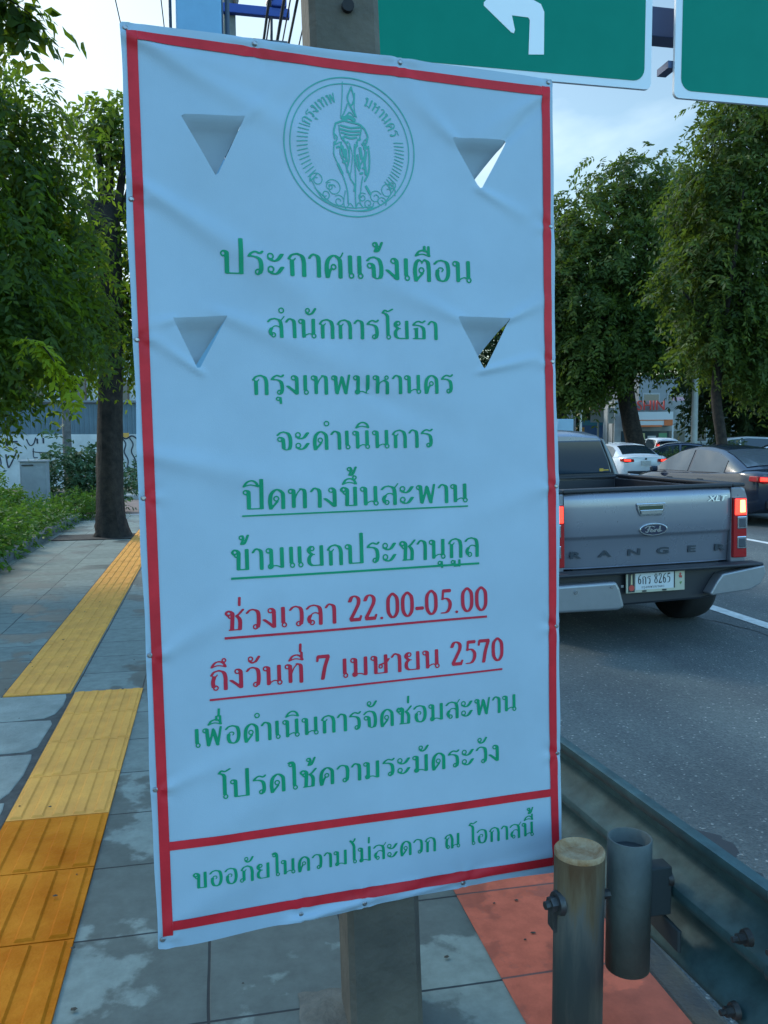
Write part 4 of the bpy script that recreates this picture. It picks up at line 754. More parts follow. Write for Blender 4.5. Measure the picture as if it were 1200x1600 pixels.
# cabinet, post, wall
def cabinet():
    t = empty('utility_cabinet', (-3.50, 18.0, .2), label='pale grey roadside utility cabinet standing in the hedge', cat='cabinet'); gm = mat('cabinet_grey', (.30, .34, .37), .6, vary=.2, vscale=4)
    m_ = MB(); m_.box((0, 0, .54), (.50, .35, 1.08)); m_.build('body', gm, t, bevel=.01); m_ = MB(); m_.box((0, 0, 1.10), (.54, .40, .04)); m_.build('lid', gm, t, bevel=.008)
    m_ = MB(); m_.box((0, -.181, .52), (.44, .012, .92)); m_.build('door', gm, t, bevel=.004); m_ = MB(); m_.box((-.10, -.19, 1.02), (.22, .02, .022)); m_.build('vent_slot', mat('slot_dark', (.03, .03, .03), .8), t)
cabinet()
m_ = MB(); gnarly(m_, [(0, 0, -.05), (.0, 0, .15), (-.03, 0, .5), (-.06, 0, 1.6), (-.02, .1, 3.2), (.1, .1, 4.8)], [.20, .16, .115, .095, .085, .07], np.random.default_rng(5)); o = tag(m_.build('bare_palm_trunk', mat('grey_bark', (.15, .15, .15), .9, vary=.4, vscale=8, bump=.6)), 'slim grey bare trunk behind the hedge, swollen at its base', 'tree trunk'); o.location = (-3.17, 20.3, .25)
def wall():
    t = empty('graffiti_wall', (-6.2, 30.2, .2), label='low white wall with black spray paint graffiti behind the shrubs', cat='wall')
    m_ = MB(); m_.box((0, 0, .85), (11.6, .2, 1.82)); m_.build('masonry', mat('white_wall', (.50, .53, .53), .85, vary=.25, vscale=1.5, bump=.2), t)
    ink = mat('spray_paint', (.02, .03, .045), .7); m_ = MB(); y = -.108
    def sp(pts, r=.02): 
        P = spline(pts, 6) if len(pts) > 2 else [np.array(p) for p in pts]; m_.tube([(p[0], y, p[1]) for p in P], r, 6)
    for dx, dz, s in ((-.62, .95, .55), (.75, .75, .7)): pass
    sp([(-.50, 1.62), (-.50, 1.38)], .05); sp([(-.36, 1.52), (-.16, 1.52)], .03); sp([(-.58, 1.36), (-.40, 1.24), (-.18, 1.34)], .014)
    sp([(-.55, 1.10), (-.50, .72), (-.44, .70), (-.18, 1.22)], .025); sp([(-.85, 1.18), (-.74, 1.0), (-.72, .74), (-.86, .70), (-.84, .90), (-.72, .94)], .022); sp([(-1.1, 1.5), (-.95, 1.1), (-1.15, .8)], .02)
    sp([(.12, 1.60), (.22, 1.40), (.34, 1.44), (.42, 1.66)], .02); sp([(.46, 1.62), (.47, 1.45)], .03); sp([(.66, 1.64), (.66, 1.46)], .03); sp([(.30, 1.2), (.44, 1.16), (.90, 1.14)], .016); sp([(.33, 1.3), (.33, 1.0), (.46, .98)], .016)
    for k, x in enumerate((3.0, 3.22, 3.46, 3.72, 4.0, 4.3, 4.7, 5.1)): sp([(x, 1.55+.1*math.sin(k)), (x+.12, 1.42), (x+.06, 1.15), (x+.18, .85), (x+.12, .5)], .022)
    sp([(2.95, 1.58), (3.15, 1.70), (3.35, 1.60), (3.55, 1.70), (3.75, 1.58)], .025); sp([(3.72, 1.62), (3.9, 1.72), (4.05, 1.55), (3.95, 1.2), (3.80, 1.25)], .024); sp([(3.75, 1.0), (3.9, 1.05), (3.85, .9)], .04)
    m_.build('graffiti', ink, t); m_ = MB(); m_.box((3.25, -.104, 1.72), (.42, .006, .16)); m_.build('orange_patch', mat('orange_spray', (.55, .30, .06), .7), t)
wall()
def shed():
    t = empty('metal_shed', (-7.5, 34.5, .2), label='long blue grey metal hoarding behind the graffiti wall', cat='building')
    m_ = MB(); m_.smooth = False; pr = []
    for k in range(90): x = -8+k*.18; pr += [(x, 0.), (x+.06, 0.), (x+.08, -.03), (x+.14, -.03)]
    m_.add([(x, y, z) for x, y in pr for z in (0, 3.0)], [(2*i, 2*i+2, 2*i+3, 2*i+1) for i in range(len(pr)-1)]); m_.build('cladding', mat('blue_cladding', (.085, .145, .185), .6, vary=.2, vscale=.8), t)
    m_ = MB(); m_.box((0, 1.4, 3.08), (16.4, 3.2, .08)); m_.build('roof', mat('shed_roof', (.14, .17, .19), .6), t); m_ = MB(); m_.box((5.85, -.04, 1.5), (1.1, .06, 3.0)); m_.build('door', mat('shed_door', (.03, .025, .06), .6), t)
shed()
def house():
    t = empty('pale_building', (-7.6, 52, 0), label='pale building with a dark window glimpsed through the tree leaves', cat='building')
    m_ = MB(); m_.box((0, 3, 3.9), (8, 6, 7.8)); m_.build('wall', mat('pale_plaster', (.45, .47, .48), .85, vary=.15, vscale=.5), t)
    for x in (-2.6, -.2, 2.2):
        w = empty('window'); w.parent = t; w.location = (x, -.02, 4.6)
        m_ = MB(); m_.box((0, 0, 0), (1.5, .08, 1.6)); m_.build('frame', mat('brown_frame', (.12, .07, .05), .6), w); m_ = MB(); m_.box((0, -.045, 0), (1.3, .02, 1.4)); m_.build('pane', mat('dark_glass', (.02, .03, .05), .1), w)
    m_ = MB(); m_.box((0, 3, 7.95), (8.6, 6.6, .3)); m_.build('roof', mat('shed_roof', (.14, .17, .19), .6), t)
house()
# ---------------------------------------------------------------- vehicles
GLASS = mat('tinted_glass', (.012, .022, .032), .06, spec=.8); TYRE = mat('tyre_rubber', (.010, .011, .013), .85); RIM = mat('alloy', (.30, .31, .33), .35, .8); BLACKP = mat('black_plastic', (.012, .015, .022), .55); UNDER = mat('underbody', (.008, .009, .011), .8)
CHROME = mat('chrome', (.55, .58, .60), .14, 1.); LAMPR = mat('lamp_red', (.32, .006, .008), .15, coat=.6)
def glow(name, col, e): return mat(name, col, .3, emit=e)
LIT = glow('brake_light_lit', (1.0, .035, .02), 2.2); LIT2 = glow('brake_light_core', (1.0, .22, .08), 5.0)
def wheel(parent, x, y, r, w, side):
    e = empty('wheel', (x, y, r)); e.parent = parent
    prof = [(-w/2, r*.62), (-w/2, r*.90), (-w/2+.02, r*.97), (-w*.3, r), (w*.3, r), (w/2-.02, r*.97), (w/2, r*.90), (w/2, r*.62)]
    m_ = MB(); m_.smooth = True; m_.loft([[(px, pr*math.cos(6.2832*k/36), pr*math.sin(6.2832*k/36)) for px, pr in prof] for k in range(37)], closed=False); m_.build('tyre', TYRE, e)
    m_ = MB(); s = side; m_.tube([(s*w*.1, 0, 0), (s*w*.12, 0, 0)], r*.63, 24); m_.tube([(s*w*.12, 0, 0), (s*w*.4, 0, 0)], r*.14, 10)
    for k in range(5): a = k*1.2566; m_.box((s*w*.36, math.cos(a)*r*.34, math.sin(a)*r*.34), (.03, r*.56, r*.15), Matrix.Rotation(a, 3, 'X'))
    m_.build('rim', RIM, e)
def ring(w, zt, zb, crown=.03):
    h = [(0, zt+crown), (.5*w, zt+crown*.8), (.82*w, zt+.1*crown), (.95*w, zt-.05), (w, zt-.18*(zt-zb)-.03), (w*1.005, zb+.45*(zt-zb)), (.99*w, zb+.12), (.93*w, zb+.02), (.8*w, zb), (0, zb)]
    return h+[(-x, z) for x, z in h[-2:0:-1]]
def car(name, label, loc, rz, paint, lit=True, kind='sedan', group='cars in the traffic', plate=True, glass=None, detail=True):
    t = empty(name, loc, rz, label, 'car', group); gl = glass or GLASS
    if kind == 'sedan':
        St = [(-2.36, .62, .86, .42), (-2.33, .78, .95, .32), (-2.2, .86, 1.0, .24), (-1.8, .90, 1.0, .2), (-.9, .91, .96, .18), (.4, .91, .94, .18), (1.2, .90, .92, .18), (1.8, .87, .83, .2), (2.2, .76, .72, .25), (2.36, .55, .62, .34)]
        RP = [(-1.95, .995, .72), (-1.65, 1.13, .66), (-1.3, 1.28, .61), (-.95, 1.385, .58), (-.5, 1.44, .57), (-.1, 1.455, .57), (.35, 1.41, .57), (.75, 1.25, .62), (1.1, 1.08, .68), (1.4, .93, .74)]; rw, fwd, sw = (-1.85, -1.0), (.45, 1.33), (-1.35, .95)
    else:
        St = [(-2.2, .74, .98, .42), (-2.16, .86, 1.06, .34), (-2.0, .89, 1.08, .28), (-1.2, .90, 1.06, .26), (.4, .90, 1.04, .26), (1.2, .89, 1.02, .26), (1.8, .86, .94, .28), (2.1, .74, .82, .32), (2.2, .58, .72, .40)]
        RP = [(-2.08, 1.05, .74), (-1.98, 1.35, .68), (-1.85, 1.56, .62), (-1.5, 1.66, .60), (-.5, 1.70, .60), (.2, 1.64, .60), (.65, 1.42, .64), (1.0, 1.20, .70), (1.25, 1.04, .76)]; rw, fwd, sw = (-2.06, -1.88), (.4, 1.2), (-1.75, .85)
    m_ = MB(); m_.smooth = True; m_.loft([[(x, y, z) for x, z in ring(w, zt, zb)] for y, w, zt, zb in St]); m_.build('body', paint, t)
    ry = [r[0] for r in RP]
    def roof(y): return np.interp(y, ry, [r[1] for r in RP])
    def rwid(y): return np.interp(y, ry, [r[2] for r in RP])
    zb_ = .90 if kind == 'sedan' else 1.0; wb = .83
    def sec(y): z = roof(y); w = rwid(y); return [(-wb, y, zb_), (-wb+(wb-w-.05)*min(1, (z-zb_)/.5)*.92, y, max(zb_, z-.10)), (-w+.02, y, z-.02), (-w*.5, y, z+.012), (0, y, z+.02), (w*.5, y, z+.012), (w-.02, y, z-.02), (wb-(wb-w-.05)*min(1, (z-zb_)/.5)*.92, y, max(zb_, z-.10)), (wb, y, zb_)]
    m_ = MB(); m_.smooth = True; m_.loft([sec(y) for y in np.linspace(ry[0], ry[-1], 26)], closed=False); m_.build('cabin', paint, t)
    def top(x, y, o=.012): z = roof(y); w = rwid(y); return (x*w, y, z+.018-.04*abs(x)**3+o)
    def patch(n_, y0, y1, m):
        q = MB(); q.smooth = True; dy = -.012 if n_ == 'rear_window' else .012; q.grid(lambda y, x: (lambda p: (p[0], p[1]+dy, p[2]))(top(x*(.93), y, .006)), np.linspace(y0, y1, 7), np.linspace(-1, 1, 9)); q.build(n_, m, t)
    patch('rear_window', rw[0]+.07, rw[1]-.02, gl); patch('windscreen', fwd[0]+.02, fwd[1]-.07, gl)
    for s in (-1, 1):
        for a, b in ((sw[0], -.22), (-.14, sw[1])):
            q = MB(); q.smooth = True
            def fs(y, k):
                z1 = max(zb_+.05, roof(y)-.075); z = zb_+.045+(z1-zb_-.045)*k; w = rwid(y); f = min(1, (roof(y)-zb_)/.5); x = wb-(wb-w-.05)*f*.92*(z-zb_)/max(.05, roof(y)-.10-zb_); return (s*(x+.008), y, z)
            q.grid(fs, np.linspace(a, b, 10), np.linspace(0, 1, 4)); q.build('side_window', gl, t)
        if detail:
            q = MB(); q.box((s*.97, .88, zb_+.06), (.16, .09, .12)); q.build('mirror', paint, t, bevel=.03)
            for y in (-.18, .92):
                q = MB(); q.box((s*.912, y-.55, zb_-.10), (.02, .16, .025)); q.build('door_handle', CHROME if kind != 'sedan' else paint, t)
        for y in (-1.42, 1.42):
            q = MB(); q.tube([(s*.80, y, .33), (s*.918, y, .33)], .375, 28); q.build('wheel_arch', UNDER, t); wheel(t, s*.815, y, .325, .215, s)
        e = empty('tail_light'); e.parent = t; zz = .85 if kind == 'sedan' else .98; yb = St[0][0]
        q = MB(); q.prism([(s*.42, zz-.05), (s*.44, zz+.05), (s*.86, zz+.07), (s*.87, zz-.03), (s*.70, zz-.07)] if kind == 'sedan' else [(s*.66, zz-.14), (s*.64, zz+.42), (s*.78, zz+.42), (s*.86, zz+.05), (s*.84, zz-.16)], yb-.03, yb+.20); q.build('lens', LAMPR, e, bevel=.015)
        if lit:
            q = MB(); q.prism([(s*.55, zz-.03), (s*.56, zz+.03), (s*.80, zz+.045), (s*.80, zz-.02)] if kind == 'sedan' else [(s*.68, zz+.0), (s*.67, zz+.3), (s*.76, zz+.3), (s*.80, zz+.0)], yb-.045, yb+.0); q.build('lit_bulb', LIT, e, bevel=.008)
        q = MB(); q.prism([(s*.45, .66), (s*.42, .76), (s*.80, .80), (s*.84, .70)], St[-1][0]-.16, St[-1][0]-.04); q.build('headlight', mat('headlight', (.5, .55, .6), .15), t, bevel=.02)
    y0 = St[0][0]
    q = MB(); q.box((0, y0-.01, .40), (1.30, .10, .16)); q.build('lower_bumper', BLACKP, t, bevel=.03)
    if plate: q = MB(); q.box((0, y0-.035, .76), (.36, .02, .16)); q.build('number_plate', mat('plate_white', (.50, .52, .52), .5, vary=.3, vscale=16), t)
    q = MB(); q.tube([(0, y0-.02, .90), (0, y0-.035, .905)], .038, 14); q.build('badge', CHROME, t)
    return t
W1 = mat('white_paint', (.62, .66, .70), .25, coat=.7); BK = mat('black_paint', (.010, .017, .034), .16, coat=.4, spec=.4); SIL = mat('silver_car_paint', (.36, .39, .42), .3, .5, coat=.6); DKB = mat('dark_blue_paint', (.02, .03, .06), .2, coat=.8)
car('white_sedan', 'white sedan with lit brake lights just beyond the silver pickup', (15.30, 29.3, .08), R(-6), W1)
car('black_sedan', 'glossy black sedan with one lit tail light at the right edge', (10.27, 15.42, .08), R(.5), BK, glass=mat('reflective_glass', (.055, .075, .095), .08, spec=.9))
car('suv', 'white suv with a tall red tail light queuing near the shop', (26.9, 47, .08), R(-8), W1, kind='suv')
car('dark_blue_sedan', 'dark blue sedan half hidden behind the white sedan', (22.8, 44, .08), R(-8), DKB)
car('dark_sedan', 'dark sedan facing left behind the median hedge', (18.6, 31.0, .08), R(62), DKB, lit=False)
car('white_wagon', 'white high roofed wagon behind the thin median tree', (23.6, 34.5, .08), R(70), W1, lit=False, kind='suv')
car('pale_sedan', 'pale sedan cut off by the right edge behind the hedge', (23.0, 30.2, .08), R(60), W1, lit=False)
car('silver_sedan', 'silver sedan far back between the suv and the light pole', (29.2, 49, .08), R(-10), SIL, lit=False)
# roof rack / luggage: none

def pickup():
    t = empty('pickup_truck', (3.475, 6.10, 0), 0, 'silver double tone pickup truck with a dark bed and lit tail lights, seen from behind', 'pickup truck'); t.rotation_euler = (0, -.020, 0)
    SV = mat('pickup_silver', (.185, .20, .245), .28, .40, vary=.06, vscale=3, coat=.5); SV2 = mat('bumper_silver', (.24, .255, .28), .32, .45, vary=.10, vscale=9)
    # bed
    bed = MB(); bed.smooth = True
    for s in (-1, 1):
        def side(y):
            f = .035*math.exp(-((y-1.05)/.42)**2); return [(s*.745, y, 1.235), (s*.80, y, 1.250), (s*.862, y, 1.235), (s*(.890+f*.3), y, 1.15), (s*(.897+f), y, .98), (s*(.892+f), y, .80), (s*.875, y, .62), (s*.74, y, .60), (s*.735, y, .9)]
        bed.loft([side(y) for y in (.02, .06, .4, .62, .8, 1.05, 1.3, 1.5, 1.75, 2.06)])
    bed.smooth = False; bed.box((0, 1.09, .70), (1.48, 1.9, .06)); bed.box((0, 2.04, .95), (1.50, .04, .56))
    bed_o = bed.build('bed', SV, t)
    m_ = MB()
    for s in (-1, 1): m_.box((s*.802, 1.03, 1.262), (.115, 2.06, .03))
    m_.box((0, .05, 1.262), (1.49, .10, .032)); m_.box((0, 2.04, 1.255), (1.5, .08, .03)); m_.build('bed_rail_cap', BLACKP, t, bevel=.01)
    m_ = MB(); m_.box((0, 1.04, .736), (1.44, 1.94, .01)); m_.box((-.735, 1.04, .98), (.012, 1.94, .5)); m_.box((.735, 1.04, .98), (.012, 1.94, .5)); m_.box((0, 2.012, .98), (1.44, .012, .5)); m_.build('bed_liner', BLACKP, t)
    # tailgate: convex panel with crease and lower inset
    g = empty('tailgate', (0, 0, 0)); g.parent = t
    pr = [(.07, 1.244), (.035, 1.246), (.008, 1.238), (-.006, 1.220), (-.012, 1.19), (-.0155, 1.12), (-.014, 1.0), (-.010, .905), (-.007, .892), (.006, .882), (.012, .86), (.030, .72), (.036, .66), (.038, .645), (.03, .638), (.07, .638)]
    m_ = MB(); m_.smooth = True
    m_.loft([[(x, y+(.03*(abs(x)/.735)**8), z) for y, z in pr] for x in [-.733]+list(np.linspace(-.728, .728, 41))+[.733]]); m_.build('panel', SV, g)
    h = empty('handle'); h.parent = g; h.location = (-.005, -.016, 1.095)
    m_ = MB(); m_.prism([(-.128, .052), (.128, .052), (.118, .0), (.095, -.050), (-.095, -.050), (-.118, .0)], -.012, .01); m_.build('bezel', CHROME, h, bevel=.006)
    m_ = MB(); m_.prism([(-.105, .030), (.105, .030), (.098, -.012), (-.098, -.012)], -.0145, .0); m_.build('recess', mat('handle_dark', (.05, .07, .05), .25, .5), h)
    m_ = MB(); m_.prism([(-.10, .0), (.10, .0), (.09, -.04), (-.09, -.04)], -.022, -.010); m_.build('paddle', CHROME, h, bevel=.005)
    em = empty('emblem'); em.parent = g; em.location = (0.02, -.0145, .933)
    def ell(a, b, n=40): return [(a*math.cos(6.2832*k/n), b*math.sin(6.2832*k/n)) for k in range(n)]
    m_ = MB(); m_.prism(ell(.122, .051), -.010, .006); m_.build('rim', CHROME, em, bevel=.003); m_ = MB(); m_.prism(ell(.111, .042), -.0135, 0); m_.build('field', mat('emblem_blue', (.004, .012, .045), .25, coat=.5), em)
    SC = [M((-.78, .35), (-.55, .62), (-.1, .60), (.05, .46)), M((-.38, .58), (-.46, .1), (-.60, -.42), (-.74, -.30)), M((-.56, .10), (-.30, .14)), M((-.22, .02), (-.32, -.25), (-.18, -.38), (-.06, -.15), (-.2, .05)), M((.04, .05), (.10, -.05), (.06, -.36)), M((.10, -.05), (.20, .06), (.28, .0)), M((.56, .62), (.52, .0), (.54, -.34)), M((.52, -.02), (.38, .04), (.34, -.25), (.46, -.36), (.54, -.1)), M((.54, -.34), (.68, -.2))]
    gx = np.arange(-1, 1, .03); gy = np.arange(-.8, .8, .04); X, Y = np.meshgrid(gx, gy); F = np.full(X.shape, 1.)
    for st in SC: P, a, b = segs_of(st); F = np.minimum(F, stroke_sdf(X, Y, P, .075, .06))
    fill_mesh('script', F, gx, gy, lambda p, q: (p*.098, -.0150, q*.046-.002), CHROME, em)
    for k, ch in enumerate('RANGER'):
        me = latin(ch, .074, .003, sx=2.15, bold=.0022); o = link('letter', me, mat('letter_grey', (.030, .042, .058), .5), g); o.location = (-.640+k*.256, .0245, .726); o.rotation_euler = (R(7.2), 0, 0)
    me = latin('XLT', .062, .003, shear=.25, sx=1.45, bold=.001); link('trim_badge', me, mat('badge_chrome', (.75, .78, .8), .3, .6), g).location = (.585, -.0165, 1.140)
    # corner posts and tail lights
    for s in (-1, 1):
        m_ = MB(); m_.smooth = False; m_.prism([(s*.738, .60), (s*.738, 1.246), (s*.83, 1.246), (s*.865, 1.22), (s*.875, .60)], .012, .10); m_.build('corner_post', SV, t, bevel=.012)
        e = empty('tail_light'); e.parent = t
        def lens(z0, z1, n_, m, y=-.020, x0=.744, x1=.862, bv=.008): q = MB(); q.prism([(s*x0, z0), (s*x0, z1), (s*x1, z1), (s*(x1+.006), z0)], y, .14 if y < -.015 and x1 > .85 else .0); q.build(n_, m, e, bevel=bv)
        lens(.662, 1.160, 'lens', LAMPR)
        lens(1.015, 1.150, 'lit_bulb', LIT, -.026, .752, .856); lens(1.035, 1.140, 'lit_core', LIT2, -.031, .795 if s > 0 else .80, .842)
        for z0 in (.900, .735):
            lens(z0, z0+.105, 'reflector_frame', CHROME, -.027, .775, .858); lens(z0+.012, z0+.092, 'clear_lens', mat('clear_lens', (.10, .11, .13), .12, .4), -.031, .786, .848)
    # bumper: dark step between two bright ends
    m_ = MB(); m_.prism([(-.90, .625), (.90, .625), (.93, .60), (.80, .40), (.42, .345), (-.30, .335), (-.90, .36)], -.055, .12); m_.build('bumper_core', BLACKP, t, bevel=.02)
    m_ = MB(); m_.prism([(-.92, .632), (.93, .632), (.93, .605), (-.92, .605)], -.16, .0); m_.build('bumper_step', BLACKP, t, bevel=.012)
    def bend(poly, name):
        m_ = MB(); n = len(poly); m_.prism(poly, -.165, -.05); o = m_.build(name, SV2, t, bevel=.022, seg=3); return o
    bend([(-.93, .335), (-.93, .548), (-.375, .553), (-.345, .50), (-.305, .345), (-.36, .325)], 'bumper_end')
    bend([(.93, .612), (.55, .560), (.50, .50), (.44, .405), (.46, .39), (.80, .415), (.90, .46), (.945, .55)], 'bumper_end')
    m_ = MB(); m_.box((-.33, -.16, .515), (.02, .02, .02)); m_.tube([(-.72, -.163, .49), (-.72, -.172, .49)], .016, 10); m_.tube([(-.42, -.163, .515), (-.42, -.172, .515)], .012, 10); m_.build('bumper_bolt', CHROME, t)
    # number plate in an accessory frame
    p = empty('number_plate', (-.008, -.10, .532)); p.parent = t
    m_ = MB(); m_.box((0, 0, 0), (.512, .014, .180)); m_.build('plate_frame', mat('plate_holder', (.42, .42, .33), .4, vary=.1), p, bevel=.004)
    m_ = MB(); m_.box((-.010, -.008, .006), (.335, .004, .145)); m_.build('plate', mat('plate_face', (.50, .53, .55), .4), p)
    pk = mat('plate_ink', (.012, .015, .02), .5)
    m_ = MB(); m_.box((-.212, -.0085, -.002), (.055, .004, .160)); o1 = m_.build('side_emblem', pk, p); m_ = MB(); m_.tube([(-.212, -.010, -.048), (-.212, -.013, -.048)], .024, 16); m_.build('red_roundel', mat('roundel_red', (.45, .05, .04), .4), o1); m_ = MB(); m_.prism([(-.220, -.02), (-.204, -.02), (-.207, .05), (-.212, .065), (-.217, .05)], -.0125, -.010); m_.build('spire_mark', mat('roundel_gold', (.45, .40, .25), .4), o1)
    for c, (x, zz) in enumerate(((.215, .042), (.222, .020), (.208, .022), (.216, -.03))): m_ = MB(); m_.prism([(x+.009*math.cos(6.283*k/5)+.003*c*(k % 2), zz+.012*math.sin(6.283*k/5)) for k in range(5)], -.0105, -.006); m_.build('flower_sticker', mat('sticker_red', (.45, .06, .05), .5) if c < 3 else mat('sticker_green', (.12, .22, .06), .5), p)
    m_ = MB(); m_.box((-.010, -.0085, .078), (.335, .006, .006)); m_.box((.162, -.0085, .006), (.010, .006, .145)); m_.build('plate_edge', pk, p)
    Fg, gx, gy, adv = raster('6กร 8265', 24, .10); sx = .290/adv; fill_mesh('plate_number', Fg, gx, gy, lambda a, b: (-.158+a*sx, -.0106, -.022+b*.062), pk, p, False)
    Fg, gx, gy, adv = raster('กรุงเทพมหานคร', 14, .08); fill_mesh('plate_province', Fg, gx, gy, lambda a, b: (-.125+a*.20/adv, -.0106, -.056+b*.018), pk, p, False)
    for x in (-.10, .075): m_ = MB(); m_.box((x, -.010, -.078), (.035, .004, .012)); m_.build('frame_slot', pk, p)
    # cab
    m_ = MB(); m_.smooth = True
    def cs(y, wb, wr, zr, zb=.62): return [(-wb*.97, y, zb), (-wb, y, .95), (-wb, y, 1.16), (-(wb*.42+wr*.58), y, 1.16+(zr-1.16)*.62), (-wr-.02, y, zr-.07), (-wr+.06, y, zr-.012), (-wr*.5, y, zr+.012), (0, y, zr+.018), (wr*.5, y, zr+.012), (wr-.06, y, zr-.012), (wr+.02, y, zr-.07), (wb*.42+wr*.58, y, 1.16+(zr-1.16)*.62), (wb, y, 1.16), (wb, y, .95), (wb*.97, y, zb)]
    m_.loft([cs(2.13, .87, .64, 1.672), cs(2.17, .90, .66, 1.70), cs(2.5, .91, .67, 1.745), cs(3.0, .91, .67, 1.76), cs(3.5, .91, .66, 1.74), cs(3.75, .91, .65, 1.69), cs(4.15, .91, .72, 1.42), cs(4.45, .91, .80, 1.20)]); m_.build('cab', SV, t)
    m_ = MB(); m_.smooth = True; m_.loft([[(x, y, z) for x, z in ring(w, zt, .6)] for y, w, zt in ((4.2, .91, 1.12), (4.7, .91, 1.10), (5.1, .88, 1.04), (5.25, .8, .92))]); m_.build('bonnet', SV, t)
    rw = MB(); rw.prism([(-.715, 1.290), (.735, 1.290), (.70, 1.42), (.605, 1.640), (-.605, 1.640), (-.70, 1.42)], 2.095, 2.14); rw.build('rear_window', mat('cab_glass', (.018, .035, .055), .07, spec=.8), t, bevel=.012)
    m_ = MB(); m_.prism([(-.80, 1.27), (.80, 1.27), (.80, 1.18), (-.80, 1.18)], 2.085, 2.13); m_.build('cab_back_trim', SV, t, bevel=.02)
    m_ = MB(); m_.prism([(.615, 1.648), (.64, 1.648), (.745, 1.40), (.80, 1.24), (.775, 1.24), (.715, 1.40)], 2.088, 2.13); m_.prism([(-.615, 1.648), (-.64, 1.648), (-.745, 1.40), (-.80, 1.24), (-.775, 1.24), (-.715, 1.40)], 2.088, 2.13); m_.build('pillar_trim', mat('pillar_grey', (.20, .225, .24), .4), t, bevel=.008)
    m_ = MB(); m_.box((.615, 2.093, 1.325), (.045, .004, .03)); m_.box((.668, 2.093, 1.322), (.06, .004, .012)); m_.build('yellow_sticker', mat('sticker_yellow', (.45, .27, .02), .5), t)
    m_ = MB(); m_.box((-.05, 2.10, 1.692), (.26, .06, .05)); m_.build('high_brake_light', glow('high_lamp', (.7, .02, .02), .9), t, bevel=.02)
    m_ = MB(); m_.box((0, 2.086, 1.28), (1.5, .014, .02)); m_.build('window_seal', BLACKP, t)
    for s in (-1, 1):
        q = MB(); q.grid(lambda y, k: (s*(.918-(.22*k)), y, 1.18+.42*k), (2.35, 3.0, 3.7), (0, .5, 1)); q.build('side_window', GLASS, t)
        q = MB(); q.box((s*1.02, 4.1, 1.2), (.2, .12, .22)); q.build('mirror', CHROME, t, bevel=.03)
        for y, r in ((.80, .40), (4.1, .40)): wheel(t, s*.765, y, r, .30, s)
        q = MB(); q.box((s*.80, .34, .47), (.20, .012, .22)); q.build('mud_flap', BLACKP, t)
    m_ = MB(); m_.box((-.42, 2.4, .50), (.12, 4.6, .16)); m_.box((.42, 2.4, .50), (.12, 4.6, .16)); m_.box((0, .18, .44), (1.0, .14, .14)); m_.tube([(-.75, .80, .40), (.75, .80, .40)], .055, 10); m_.tube([(.0, .86, .37), (.0, .95, .37), (0, 1.1, .37), (0, 1.18, .37)], [.09, .16, .16, .09], 14); m_.box((0, 1.0, .62), (1.3, 1.9, .10)); m_.box((0, 3.3, .45), (1.5, 2.2, .2)); m_.box((0, 2.7, .335), (1.56, 3.9, .02)); m_.box((0, .62, .36), (1.1, .5, .02)); m_.build('chassis_and_shade_trays', UNDER, t)  # flat trays added low under the frame to darken the gap below
    m_ = MB(); m_.tube([(.30, .45, .47), (.30, 1.2, .46)], .34, 24) if False else m_.tube([(.0, .62, .42), (.0, .62, .60)], .36, 28); m_.build('spare_wheel', TYRE, t)
    m_ = MB(); m_.tube([(.55, .25, .40), (.55, 1.0, .42)], .035, 10, cap=False); m_.build('exhaust_pipe', mat('exhaust', (.10, .10, .10), .6, .6), t)
pickup()

# ---------------------------------------------------------------- median and far side
def roadside(x): pass
def hstuff(pts, w, h, n, seed, label):
    C = []
    for k in range(len(pts)-1):
        (x0, y0), (x1, y1) = pts[k], pts[k+1]; L_ = math.hypot(x1-x0, y1-y0); q = max(1, int(L_/.8))
        for j in range(q): f = j/q; C.append((x0+(x1-x0)*f, y0+(y1-y0)*f, .14+h*.55, w, w, h*.48, n))
    return hedge(label, C, seed, L_DARK, .11, .05)
hstuff([(12.9, 9.0), (13.4, 15), (14.4, 20), (16.2, 26), (19.5, 33)], .75, 1.0, 120, 61, 'dark clipped hedge along the road median behind the black sedan')
m_ = MB(); m_.prism([(12.2, 6), (13.6, 6), (14.6, 15), (16.0, 21), (18.6, 27), (22, 34), (19.0, 34), (15.2, 26.5), (13.4, 20), (12.6, 15)], .10, .30, 'z'); struct('median_kerb', m_, mat('old_kerb', (.17, .185, .18), .9))
hedge('round clipped shrub on the median behind the hedge', [(15.35, 22.2, 1.05, .42, .42, .5, 260)], 62, L_DARK, .09, .04, cat='shrub', name='round_shrub')
